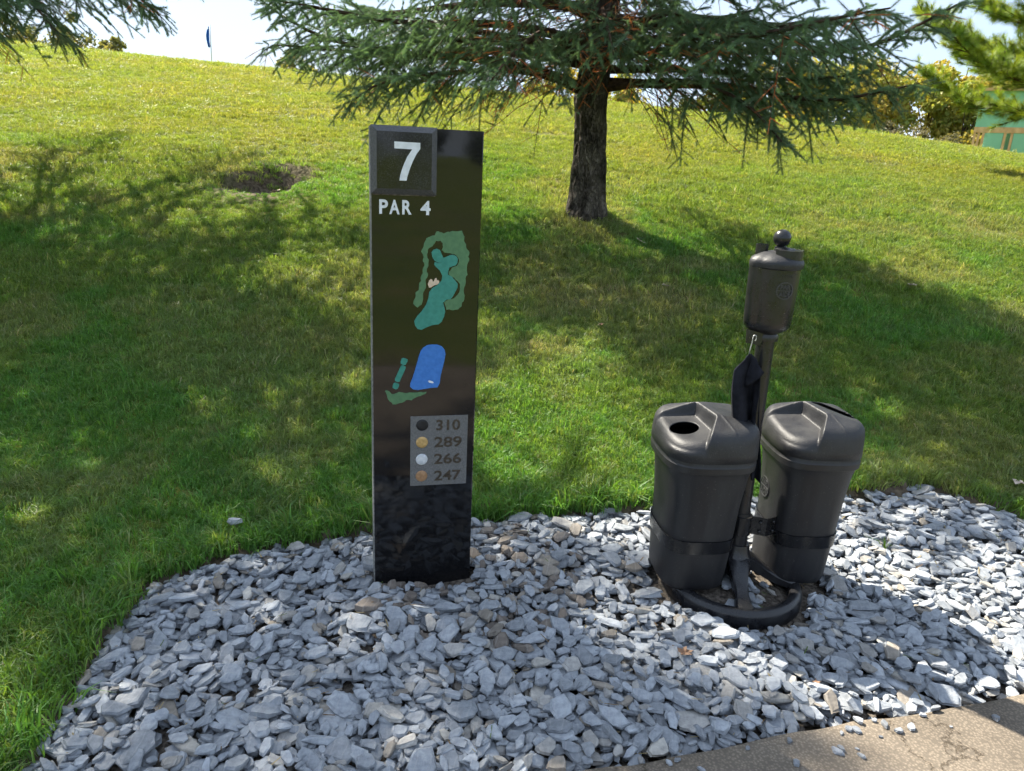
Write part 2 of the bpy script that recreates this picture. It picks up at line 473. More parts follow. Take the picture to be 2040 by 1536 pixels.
M['bark'] = bark_mat('spruce_bark', (0.03, 0.024, 0.02), (0.25, 0.215, 0.18), 9)
M['twig'] = noise_mat('twig_bark', (0.035, 0.022, 0.016), (0.10, 0.065, 0.045), 20, 0.9, 0.5, 60, 0.004, spec=0.1)
M['needle'] = leaf_mat('spruce_needle', 0.45, 0.30, (1.15, 1.2, 0.6), blade=True)
M['pineneedle'] = leaf_mat('pine_needle', 0.45, 0.4, (1.3, 1.25, 0.5), blade=True)
M['grass'] = leaf_mat('grass_blade', 0.45, 0.5, (1.35, 1.25, 0.45), spec=0.35, blade=True)
M['leaf'] = leaf_mat('tree_leaf', 0.5, 0.4, (1.3, 1.15, 0.4), attr='GEOMETRY')
M['sheath'] = noise_mat('green_sheathing', (0.20, 0.44, 0.27), (0.25, 0.52, 0.32), 0.8, 0.7, 0)
M['lumber'] = noise_mat('fresh_lumber', (0.50, 0.29, 0.12), (0.66, 0.42, 0.20), 4, 0.8, 0.2)
M['concrete'] = noise_mat('footing_concrete', (0.40, 0.35, 0.31), (0.55, 0.48, 0.42), 3, 0.9, 0.2)
M['vanwhite'] = noise_mat('van_paint', (0.72, 0.74, 0.78), (0.80, 0.82, 0.86), 3, 0.3, 0)
M['glass'] = noise_mat('van_glass', (0.01, 0.012, 0.015), (0.02, 0.022, 0.025), 3, 0.05, 0)
M['rubber'] = noise_mat('tyre_rubber', (0.015, 0.015, 0.015), (0.03, 0.03, 0.03), 20, 0.9, 0.2)
M['flag'] = leaf_mat('flag_cloth', 0.7, 0.35, (1, 1, 1), fixed=(0.09, 0.24, 0.56))
M['pole'] = noise_mat('flag_pole', (0.7, 0.7, 0.68), (0.8, 0.8, 0.78), 5, 0.4, 0)
M['towel'] = noise_mat('navy_towel', (0.008, 0.0085, 0.012), (0.020, 0.021, 0.029), 30, 0.95, 0.6, 900, 0.0015, spec=0.1)
M['steel'] = noise_mat('zinc_hook', (0.35, 0.36, 0.36), (0.5, 0.5, 0.5), 50, 0.4, 0, metallic=0.8)
M['deadleaf'] = noise_mat('dead_leaf', (0.22, 0.12, 0.07), (0.38, 0.24, 0.15), 40, 0.8, 0.3, 90, 0.003)
M['paleleaf'] = noise_mat('pale_leaf', (0.42, 0.33, 0.26), (0.55, 0.45, 0.36), 40, 0.8, 0.3, 90, 0.003)

# ------------------------------------------------------------------ terrain
_py = np.array([-400, 2.6, 3.2, 4, 5, 6, 7, 9, 12, 16, 20, 25, 30, 40, 60, 120, 400.])
_pz = np.array([0, 0, .05, .2, .46, .72, .98, 1.4, 1.92, 2.5, 2.97, 3.30, 3.45, 3.35, 3.3, 3.0, 0.])
_yy = np.arange(-5, 60, 0.05)
_zz = np.convolve(np.pad(np.interp(_yy, _py, _pz), 10, 'edge'), np.ones(21) / 21, 'valid')
TREE = (0.60, 7.0)
PIT = (-2.55, 7.78)

def tz(x, y):
    x = np.asarray(x, float); y = np.asarray(y, float)
    z = np.where((y > -4) & (y < 58), np.interp(y, _yy, _zz), np.interp(y, _py, _pz))
    g = np.clip((y - 3) / 15.5, 0, 1.25)
    xc = np.clip(x, -45, 60)
    z = z - 0.042 * xc * g - 0.06 * np.clip(xc - 7, 0, 10) * g
    z = z + 0.05 * (fbm(x, y, 2.2, 5) - 0.5) * sstep(3.2, 4.5, y)
    rr = np.sqrt(((x - PIT[0] + .12 * np.sin(6 * y)) / 0.50) ** 2 + ((y - PIT[1]) / 0.62) ** 2)
    rr = rr + .30 * (fbm(x, y, .25, 19) - .5)
    kk = 1 - sstep(0.62, 1.04, rr)                       # hollow cut into the bank: level floor, steep back
    z = np.where(kk > 0, z * (1 - kk) + np.minimum(z, 1.005 + 0.05 * fbm(x, y, .2, 9)) * kk, z)
    z = z + 0.07 * np.exp(-((x - TREE[0]) ** 2 + (y - TREE[1]) ** 2) / 0.18)
    return z

BED = [(-1.12, 1.12), (-1.18, 1.45), (-1.22, 1.72), (-1.27, 2.05), (-1.26, 2.34), (-1.08, 2.50), (-0.92, 2.59), (-0.72, 2.68), (-0.54, 2.75), (-0.10, 2.86),
       (0.25, 2.95), (0.64, 3.03), (1.1, 3.14), (1.64, 3.27), (2.02, 3.34), (2.22, 3.22), (2.36, 3.07), (2.7, 2.85), (3.3, 2.66),
       (3.3, 2.30), (2.4, 2.13), (1.63, 1.95), (1.15, 1.83), (0.73, 1.72), (0.42, 1.61), (0.05, 1.50), (-0.6, 1.28)]
PATH_EDGE = [(-40, -9.0), (-12, -2.4), (-4, 0.25), (-1.8, 0.92), (-0.6, 1.26), (0.05, 1.485), (0.42, 1.60), (0.73, 1.71), (1.15, 1.815), (1.63, 1.935), (2.4, 2.115), (3.3, 2.29), (6, 2.7), (12, 3.1), (40, 3.2)]
PW = np.array(PATH_EDGE)
def path_front(x): return np.interp(x, PW[:, 0], PW[:, 1])

def bed_z(x, y):
    return (-0.048 + 0.058 * np.exp(-(((x - 0.866) ** 2 + (y - 2.48) ** 2) / 0.05) ** 2) + 0.055 * np.exp(-((x - 0.05) / 0.34) ** 2 - ((y - 2.55) / 0.26) ** 2)
            + 0.03 * np.exp(-((x + 0.25) / 0.3) ** 2 - ((y - 2.15) / 0.2) ** 2))

def axis_lines(a, b, fine, lo, hi, n):
    core = np.arange(a, b + 1e-6, fine)
    t = np.linspace(0, 1, n + 1)[1:]
    k = 4.2
    e = (np.exp(k * t) - 1) / (math.exp(k) - 1)
    return np.concatenate([(a - e * (a - lo))[::-1], core, b + e * (hi - b)])

xs = axis_lines(-5, 5.5, 0.07, -420, 420, 46)
ys = axis_lines(0.6, 10, 0.07, -420, 520, 60)
gx, gy = np.meshgrid(xs, ys)
gz = tz(gx, gy)
# the bed and the path lie a little below the turf
inb = inside(gx, gy, BED) | ((gy < path_front(gx)) & (gy > path_front(gx) - 2.1))
onpath = (gy < path_front(gx) + .08) & (gy > path_front(gx) - 2.05)
gz = gz - np.where(inside(gx, gy, BED) | onpath, 0.075, 0.0)
soil = np.clip(1.9 * np.exp(-((gx - PIT[0]) / 0.52) ** 2 - ((gy - PIT[1]) / 0.75) ** 2) - 0.2, 0, 1)
soil = np.maximum(soil, np.where((edge_dist(gx, gy, BED) < 0.13) | inside(gx, gy, BED) | onpath, 1.0, 0))
soil = np.maximum(soil, 0.7 * np.exp(-((gx - TREE[0] - 0.1) ** 2 + (gy - TREE[1] + 0.1) ** 2) / 0.12))
soil = np.maximum(soil, 0.35 * sstep(0.62, 0.72, fbm(gx, gy, 1.3, 31)))
nx, ny = len(xs), len(ys)
idx = np.arange(nx * ny).reshape(ny, nx)
faces = np.stack([idx[:-1, :-1], idx[:-1, 1:], idx[1:, 1:], idx[1:, :-1]], -1).reshape(-1, 4)
ground = mesh('ground', np.stack([gx, gy, gz], -1).reshape(-1, 3), faces, M['ground'], smooth=True, attrs={'soil': ('FLOAT', soil)})
tag(ground, kind='structure')

# cart path: a shallow slab with a rounded, slightly ragged edge
px = np.concatenate([np.linspace(-40, -4, 30), np.arange(-3.9, 6, 0.06), np.linspace(6.2, 40, 30)])
pv, pf = [], []
rows = [(0.0, -0.02), (-0.012, 0.0), (-0.05, 0.004), (-0.5, 0.010), (-1.0, 0.012), (-1.5, 0.010), (-1.95, 0.004), (-1.99, 0.0), (-2.0, -0.02)]
for dy, dz in rows:
    wob = 0.02 * (vnoise(px, px * 0 + dy * 3, 0.11, 3) - 0.5) + 0.03 * (vnoise(px, px * 0, 0.5, 4) - 0.5)
    py_ = path_front(px) + dy + (wob if abs(dy) < 0.1 or dy < -1.9 else 0)
    pv.append(np.stack([px, py_, np.full_like(px, dz)], 1))
n_ = len(px)
for i in range(len(rows) - 1):
    for j in range(n_ - 1):
        pf.append((i * n_ + j, (i + 1) * n_ + j, (i + 1) * n_ + j + 1, i * n_ + j + 1))
tag(mesh('cart_path', np.concatenate(pv), pf, M['path'], smooth=True), kind='structure')

# ------------------------------------------------------------------ slate gravel bed
bx = np.arange(-1.32, 3.34, 0.03); by = np.arange(1.08, 3.40, 0.03)
mgx, mgy = np.meshgrid(bx, by)
ok = inside(mgx, mgy, BED)
bid = -np.ones(ok.shape, int); bid[ok] = np.arange(ok.sum())
bvz = bed_z(mgx, mgy) + 0.012 * (fbm(mgx, mgy, 0.12, 8) - 0.5) + tz(mgx, mgy) - 0.006
bverts = np.stack([mgx[ok], mgy[ok], bvz[ok]], 1)
q = np.stack([bid[:-1, :-1], bid[:-1, 1:], bid[1:, 1:], bid[1:, :-1]], -1).reshape(-1, 4)
q = q[(q >= 0).all(1)]
gravel = mesh('gravel_bed', bverts, q, M['bed'], smooth=True)
tag(gravel, kind='structure')

rs = np.random.RandomState(7)
RES = 0.006
GX0, GY0 = -1.45, 1.0
hx = np.arange(GX0, 3.4, RES); hy = np.arange(GY0, 3.5, RES)
HX, HY = np.meshgrid(hx, hy)
hm = bed_z(HX, HY) + tz(HX, HY)
h0 = hm.copy()
own = -np.ones(hm.shape, int)
G_IN, G_ED, G_FB = inside(HX, HY, BED), edge_dist(HX, HY, BED), fbm(HX, HY, 0.45, 77)
POST = (0.866, 2.48)
stones = []
def stone_shape(a, b, c):
    n = 7
    if rs.rand() < 0.5: b *= 0.85
    ang = np.sort((np.arange(n) + rs.uniform(-0.33, 0.33, n)) / n * 2 * math.pi)
    rr = rs.uniform(0.70, 1.12, n)
    ox, oy = a * rr * np.cos(ang), b * rr * np.sin(ang)
    kx, ky = rs.normal(0, 0.22, 2)
    rings = []
    for sc, z in ((rs.uniform(.62, .9), -1), (1.0, rs.uniform(-.55, -.1)), (rs.uniform(.93, 1.0), rs.uniform(.25, .6)), (rs.uniform(.72, .92), 1)):
        j = rs.normal(0, 0.05, (n, 2))
        x, y = ox * sc + j[:, 0] * a, oy * sc + j[:, 1] * b
        rings.append(np.stack([x, y, c * z + (kx * x + ky * y) * 0.5 * (z > 0) + rs.normal(0, 0.07 * c, n)], 1))
    return np.concatenate(rings)
_n = 7
SF = [(i * _n + j, i * _n + (j + 1) % _n, (i + 1) * _n + (j + 1) % _n, (i + 1) * _n + j) for i in range(3) for j in range(_n)]
SF += [tuple(range(_n - 1, -1, -1)), tuple(range(3 * _n, 4 * _n))]

bins_c = [(0.69, 2.49, 0.13, 0.15), (1.11, 2.58, 0.13, 0.15)]
def allowed(x, y, a):
    if -0.475 - a * .6 < x < -0.115 + a * .6 and 2.355 - a * .55 < y < 2.46 + a * .5: return False
    d = math.hypot(x - POST[0], y - POST[1])
    if d < 0.262 + a * 0.6 and rs.rand() > (0.10 if d < 0.17 else 0.0): return False
    for X, Y, w, h in bins_c:
        if abs(x - X) < w and abs(y - Y) < h: return False
    return True

def drop(a, b, c, tries=4, tiltsd=0.11):
    best = None
    for _ in range(tries):
        x, y = rs.uniform(-1.28, 3.28), rs.uniform(1.1, 3.36)
        j, i = int((x - GX0) / RES), int((y - GY0) / RES)
        if not G_IN[i, j] or not allowed(x, y, a): continue
        ed = G_ED[i, j]
        if ed < 0.10 and rs.rand() > 0.25 + ed * 7: continue
        if G_FB[i, j] > 0.68 and rs.rand() < 0.6: continue
        s = hm[i - 3:i + 4, j - 3:j + 4].mean() - h0[i, j]
        if best is None or s < best[0]: best = (s, x, y, i, j)
    if best is None or best[0] > 0.044: return
    _, x, y, i, j = best
    k = int(a / RES) + 1
    sl = (slice(max(0, i - k), i + k + 1), slice(max(0, j - k), j + k + 1))
    X, Y, Hh = HX[sl] - x, HY[sl] - y, hm[sl]
    yaw = rs.uniform(0, math.pi * 2)
    cu, su = math.cos(yaw), math.sin(yaw)
    lx, ly = X * cu + Y * su, -X * su + Y * cu
    msk = (lx / a) ** 2 + (ly / b) ** 2 < 0.85
    if msk.sum() < 3: return
    # tilt: lie on what is underneath, with some scatter
    A = np.stack([X[msk], Y[msk], np.ones(msk.sum())], 1)
    co = np.linalg.lstsq(A, Hh[msk], rcond=None)[0]
    tx = np.clip(co[0] * 0.6 + rs.normal(0, tiltsd), -.75, .75); ty = np.clip(co[1] * 0.6 + rs.normal(0, tiltsd), -.75, .75)
    plane = tx * X + ty * Y
    z0 = np.percentile(Hh[msk] - plane[msk], 72) + c * 0.85
    top = z0 + plane + c * 0.8
    win = msk & (top > Hh)
    if win.sum() < 0.3 * msk.sum(): return
    sid = len(stones)
    hm[sl] = np.where(win, top, Hh); own[sl] = np.where(win, sid, own[sl])
    nrm = Vector((-tx, -ty, 1)).normalized()
    q1 = Vector((0, 0, 1)).rotation_difference(nrm)
    Rm = np.array((q1.to_matrix() @ Matrix.Rotation(yaw, 3, 'Z')))
    t = rs.rand()
    v = rs.uniform(0.68, 1.16)
    if t < 0.87: tint = np.array([0.325, 0.350, 0.385]) * v
    elif t < 0.945: tint = np.array([0.37, 0.36, 0.345]) * v
    elif t < 0.975: tint = np.array([0.27, 0.24, 0.205]) * v
    else: tint = np.array([0.43, 0.41, 0.375]) * v
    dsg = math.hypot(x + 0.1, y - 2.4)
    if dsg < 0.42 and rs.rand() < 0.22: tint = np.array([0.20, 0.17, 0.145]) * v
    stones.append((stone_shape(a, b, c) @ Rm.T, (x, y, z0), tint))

for _ in range(2600):
    a = rs.uniform(0.010, 0.020); drop(a, a * rs.uniform(.55, .9), a * rs.uniform(.2, .45), 1, 0.15)
for _ in range(12500):
    a = 0.5 * np.clip(rs.lognormal(math.log(0.051), 0.36), 0.026, 0.125)
    drop(a, a * rs.uniform(.45, .82), min(a * rs.uniform(.11, .28), 0.0080))

# chips that rolled off the bed on to the path
for _ in range(70):
    x_ = rs.uniform(-0.8, 2.6); a_ = rs.uniform(.006, .02); y_ = float(path_front(x_)) - abs(rs.normal(0, .07)) - .02
    yw = rs.uniform(0, 6.28)
    stones.append((stone_shape(a_, a_ * .65, a_ * .3) @ np.array(Matrix.Rotation(yw, 3, 'Z')).T, (x_, y_, .004 + a_ * .3), np.array([0.30, 0.32, 0.35]) * rs.uniform(.6, 1.2)))
cnt = np.bincount(own[own >= 0], minlength=len(stones)).astype(float)
dist = np.array([math.hypot(s[1][0], s[1][1]) ** 2 + 1.4 ** 2 for s in stones])
# keep those inside the picture first
vis = np.array([1.0 if abs(s[1][0]) < 0.76 * s[1][1] and s[1][1] > 1.5 else 0.02 for s in stones])
order = np.argsort(-cnt * vis / dist)
top300 = set(order[:300].tolist())
sv, sf, st = [], [], []
base = 0
for i, (v, p, tint) in enumerate(stones):
    if i in top300:
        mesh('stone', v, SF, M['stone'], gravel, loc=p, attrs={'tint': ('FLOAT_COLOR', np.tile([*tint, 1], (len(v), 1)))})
    else:
        sv.append(v + np.array(p)); sf += [tuple(k + base for k in q_) for q_ in SF]; base += len(v)
        st.append(np.tile([*tint, 1], (len(v), 1)))
tag(mesh('stone_chips', np.concatenate(sv), sf, M['stone'], gravel, attrs={'tint': ('FLOAT_COLOR', np.concatenate(st))}), kind='stuff')

# one stone kicked out on to the turf
v = stone_shape(0.034, 0.022, 0.012)
tag(mesh('loose_stone', v, SF, M['stone'], None, loc=(-1.085, 2.66, float(tz(-1.085, 2.66)) + 0.045), attrs={'tint': ('FLOAT_COLOR', np.tile([.36, .38, .41, 1], (len(v), 1)))}),
    'small pale grey stone lying alone on the grass left of the sign', 'stone')

# ------------------------------------------------------------------ scatter by geometry nodes
def scatter_group(name, coll):
    ng = bpy.data.node_groups.new(name, 'GeometryNodeTree')
    ng.interface.new_socket('Geometry', in_out='INPUT', socket_type='NodeSocketGeometry')
    ng.interface.new_socket('Geometry', in_out='OUTPUT', socket_type='NodeSocketGeometry')
    N, L = ng.nodes, ng.links
    gi, go = N.new('NodeGroupInput'), N.new('NodeGroupOutput')
    ci = N.new('GeometryNodeCollectionInfo'); ci.inputs['Collection'].default_value = coll
    ci.inputs['Separate Children'].default_value = True; ci.inputs['Reset Children'].default_value = True
    io = N.new('GeometryNodeInstanceOnPoints'); io.inputs['Pick Instance'].default_value = True
    def na(nm, dt):
        a = N.new('GeometryNodeInputNamedAttribute'); a.data_type = dt; a.inputs['Name'].default_value = nm
        return a.outputs['Attribute']
    er = N.new('FunctionNodeEulerToRotation')
    L.new(na('rot', 'FLOAT_VECTOR'), er.inputs[0])
    L.new(gi.outputs[0], io.inputs['Points']); L.new(ci.outputs[0], io.inputs['Instance'])
    L.new(na('idx', 'INT'), io.inputs['Instance Index'])
    L.new(er.outputs[0], io.inputs['Rotation']); L.new(na('scl', 'FLOAT_VECTOR'), io.inputs['Scale'])
    L.new(io.outputs[0], go.inputs[0])
    return ng

def scatter(name, pos, rot, scl, idx, tint, ng, mat, parent=None):
    me = bpy.data.meshes.new(name)
    n = len(pos)
    me.vertices.add(n)
    me.vertices.foreach_set('co', np.asarray(pos, np.float32).ravel())
    for an, dt, key, arr in (('rot', 'FLOAT_VECTOR', 'vector', rot), ('scl', 'FLOAT_VECTOR', 'vector', scl), ('tint', 'FLOAT_COLOR', 'color', tint)):
        a = me.attributes.new(an, dt, 'POINT'); a.data.foreach_set(key, np.asarray(arr, np.float32).ravel())
    a = me.attributes.new('idx', 'INT', 'POINT'); a.data.foreach_set('value', np.asarray(idx, np.int32))
    me.materials.append(mat)
    o = bpy.data.objects.new(name, me); link(o, parent)
    md = o.modifiers.new('scatter', 'NODES'); md.node_group = ng
    return o

def proto(coll, name, v, f, mat, bl=None):
    me = bpy.data.meshes.new(name)
    me.from_pydata([tuple(map(float, p)) for p in v], [], f)
    me.materials.append(mat)
    if bl is not None:
        a = me.attributes.new('bl', 'FLOAT_COLOR', 'POINT'); a.data.foreach_set('color', np.asarray(bl, np.float32).ravel())
    coll.objects.link(bpy.data.objects.new(name, me))

# grass tufts
rg = np.random.RandomState(21)
def tuft(nb, rad, hmin, hmax, w, lean):
    V, F, B = [], [], []
    comb = rg.uniform(0, 6.28)
    for k in range(nb):
        a = rg.uniform(0, 6.28); r = rad * math.sqrt(rg.rand())
        x, y = r * math.cos(a), r * math.sin(a)
        h = rg.uniform(hmin, hmax); ln = h * abs(rg.normal(lean, 0.35)); da = comb + rg.normal(0, 1.1)
        dx, dy = math.cos(da), math.sin(da); fa = rg.uniform(0, 6.28); sx, sy = math.cos(fa) * w * .5, math.sin(fa) * w * .5
        b = len(V); z0 = -0.012
        V += [(x - sx, y - sy, z0), (x + sx, y + sy, z0),
              (x + dx * ln * .35 - sx * .9, y + dy * ln * .35 - sy * .9, h * .6), (x + dx * ln * .35 + sx * .9, y + dy * ln * .35 + sy * .9, h * .6),
              (x + dx * ln, y + dy * ln, h * (1.0 - 0.22 * min(1.2, ln / h)))]
        F += [(b, b + 1, b + 3, b + 2), (b + 2, b + 3, b + 4)]
        t = rg.rand()
        c = (1.75, 1.35, 2.3, 1) if t < 0.11 else tuple(np.array([1, 1, 1]) * rg.uniform(.65, 1.3)) + (1,)
        B += [c] * 5
    return V, F, B
gcol = bpy.data.collections.new('grass_tufts')
for k in range(8):
    v, f, b = tuft(28, 0.038, 0.018, 0.044, 0.0033, 0.9)
    proto(gcol, 'tuft_%02d' % k, v, f, M['grass'], b)
for k in range(3):
    v, f, b = tuft(14, 0.02, 0.04, 0.08, 0.0034, 0.85)
    proto(gcol, 'tuft_%02d' % (8 + k), v, f, M['grass'], b)
gng = scatter_group('grass_scatter', gcol)
P = []
def band(y0, y1, dens, scale, xf=0.80, xa=0.7):
    n = int(dens * (y1 - y0) * 2 * (xf * (y0 + y1) / 2 + xa))
    y = rg.uniform(y0, y1, n); x = rg.uniform(-1, 1, n) * (xf * y + xa)
    # keep density even although the band widens
    P.append(np.stack([x, y, np.full(n, scale) * rg.uniform(.75, 1.3, n)], 1))
band(0.7, 3.0, 1250, 1.0, xa=2.0); band(3.0, 5.0, 1200, 1.0, xa=1.9); band(5.0, 7.5, 800, 1.15, xa=1.7); band(7.5, 11, 420, 1.45); band(11, 17, 190, 2.0); band(17, 32, 75, 2.9)
G = np.concatenate(P)
x, y, s = G[:, 0], G[:, 1], G[:, 2]
keep = ~inside(x, y, BED) & ~((y < path_front(x) + 0.02) & (y > path_front(x) - 2.02))
keep &= (x - TREE[0]) ** 2 + (y - TREE[1]) ** 2 > 0.155 ** 2
pit = np.exp(-((x - PIT[0] + .25 * (PIT[1] - y)) / 0.42) ** 2 - ((y - PIT[1]) / 0.80) ** 2)
keep &= rg.rand(len(x)) > np.clip(pit * 2.4 - 0.75 + 0.5 * (fbm(x, y, .22, 19) - .5), 0, 0.96)
thin = sstep(0.60, 0.72, fbm(x, y, 1.3, 31))
keep &= rg.rand(len(x)) > thin * 0.45
x, y, s, thin = x[keep], y[keep], s[keep], thin[keep]
near_bed = (edge_dist(x, y, BED) < 0.09) & (y > 1.3)
n = len(x)
s = s * (0.72 + 0.6 * fbm(x, y, 0.5, 12))
s = np.where(near_bed, s * 1.25, s)
s = s * (1 - 0.55 * np.exp(-((x - PIT[0]) / 0.8) ** 2 - ((y - PIT[1] + .5) / 0.9) ** 2))
idx = rg.randint(0, 8, n); longb = rg.rand(n) < np.where(near_bed, 0.35, 0.025)
idx = np.where(longb & (y < 9), rg.randint(8, 11, n), idx)
lush = sstep(0.42, 0.62, fbm(x, y, 1.6, 41)); dry = sstep(0.48, 0.66, fbm(x, y, 0.9, 51)); fine = rg.rand(n)
c_g = np.array([0.132, 0.238, 0.056]); c_l = np.array([0.106, 0.265, 0.056]); c_y = np.array([0.21, 0.275, 0.055]); c_s = np.array([0.32, 0.31, 0.155])
tint = c_g + (c_l - c_g) * lush[:, None]
tint = tint + (c_y - tint) * (0.55 * fine * (1 - 0.5 * lush))[:, None]
tint = tint + (c_s - tint) * np.clip(dry * 0.36 + 0.35 * thin + 0.3 * (fine > 0.86), 0, 0.8)[:, None]
farb = sstep(6.5, 11, y)                                    # far slope tinted yellower and brighter, imitating its sunlit look in colour
c_f = np.array([0.245, 0.28, 0.062]) + np.outer(fbm(x, y, 2.6, 61) - 0.5, [0.13, 0.02, 0.02])
tint = tint + (c_f - tint) * (0.7 * farb)[:, None]
tint *= rg.uniform(.8, 1.2, n)[:, None]
slope = 0.18
rot = np.stack([rg.normal(0, .16, n) + slope * (y > 3) * 0.5, rg.normal(0, .16, n), rg.uniform(0, 6.28, n)], 1)
scl = np.stack([s, s, s * rg.uniform(.8, 1.15, n) * (1 - 0.5 * sstep(6.5, 12, y))], 1)
grass = scatter('grass', np.stack([x, y, tz(x, y)], 1), rot, scl, idx, np.concatenate([tint, np.ones((n, 1))], 1), gng, M['grass'])
tag(grass, 'mown green and straw coloured lawn grass covering the slope', 'grass', kind='stuff')

# ------------------------------------------------------------------ conifers
rt_ = np.random.RandomState(5)
ncol = bpy.data.collections.new('spruce_shoots')
def shoot(length, nn, nl, w, spread):
    V, F, B = [], [], []
    for k in range(nn):
        t = (k + rt_.rand()) / nn
        a = k * 2.39996 + rt_.normal(0, .3)
        el = R(spread) * rt_.uniform(.75, 1.2) * (1 - 0.35 * t)
        d = Vector((math.cos(a) * math.sin(el), math.sin(a) * math.sin(el), math.cos(el)))
        sdir = d.cross(Vector((0, 0, 1))).normalized() * w * .5
        p0 = Vector((0, 0, length * t)); L = nl * rt_.uniform(.8, 1.15)
        b = len(V)
        V += [tuple(p0 - sdir), tuple(p0 + sdir), tuple(p0 + d * L)]
        F += [(b, b + 1, b + 2)]
        c = rt_.uniform(.7, 1.3); B += [(c, c, c * rt_.uniform(.85, 1.15), 1)] * 3
    v, f = tube([(0, 0, 0), (0, 0, length)], [.0022, .0012], 3)
    b = len(V); V += [tuple(p) for p in v]; F += [tuple(i + b for i in q) for q in f]; B += [(1.3, .7, .5, 1)] * len(v)
    return V, F, B
for k in range(5):
    v, f, b = shoot(0.072, 72, 0.0225, 0.0032, 78); proto(ncol, 'shoot_%02d' % k, v, f, M['needle'], b)
v, f, b = shoot(0.11, 40, 0.016, 0.0024, 66); proto(ncol, 'shoot_05', v, f, M['needle'], b)     # half bare
v, f, b = shoot(0.13, 84, 0.034, 0.0075, 60); proto(ncol, 'shoot_06', v, f, M['needle'], b)     # crowded shoots high in the crown
sng = scatter_group('spruce_scatter', ncol)
pcol = bpy.data.collections.new('pine_tufts')
for k in range(4):
    v, f, b = shoot(0.07, 84, 0.105, 0.0042, 62); proto(pcol, 'pinetuft_%02d' % k, v, f, M['pineneedle'], b)
png = scatter_group('pine_scatter', pcol)

def unit(v): return v / (np.linalg.norm(v) + 1e-9)
def resample(pts, step):
    pts = np.asarray(pts, float)
    # smooth the corners (Catmull-Rom)
    P_ = np.vstack([2 * pts[0] - pts[1], pts, 2 * pts[-1] - pts[-2]])
    out = []
    for i in range(1, len(P_) - 2):
        for t in np.linspace(0, 1, 8, endpoint=False):
            a, b, c, d = P_[i - 1:i + 3]
            out.append(.5 * (2 * b + (c - a) * t + (2 * a - 5 * b + 4 * c - d) * t * t + (3 * b - a - 3 * c + d) * t ** 3))
    out.append(P_[-2]); out = np.array(out)
    s = np.concatenate([[0], np.cumsum(np.linalg.norm(np.diff(out, axis=0), axis=1))])
    m = max(3, int(s[-1] / step) + 1)
    q = np.linspace(0, s[-1], m)
    return np.stack([np.interp(q, s, out[:, k]) for k in range(3)], 1), s[-1]

class Crown:
    def __init__(s): s.pos, s.dir, s.scl, s.idx, s.tint, s.wood = [], [], [], [], [], Acc()
    def put(s, p, d, scl, idx, tint): s.pos.append(p); s.dir.append(d); s.scl.append(scl); s.idx.append(idx); s.tint.append(tint)
    def build(s, name, ng, mat, parent, rnd):
        rot = []
        for d in s.dir:
            qn = Vector(d).to_track_quat('Z', 'Y') @ Quaternion((0, 0, 1), rnd.uniform(0, 6.28))
            rot.append(tuple(qn.to_euler()))
        sc = np.repeat(np.array(s.scl)[:, None], 3, 1)
        t = np.concatenate([np.array(s.tint), np.ones((len(s.tint), 1))], 1)
        return scatter(name, np.array(s.pos), np.array(rot), sc, s.idx, t, ng, mat, parent)

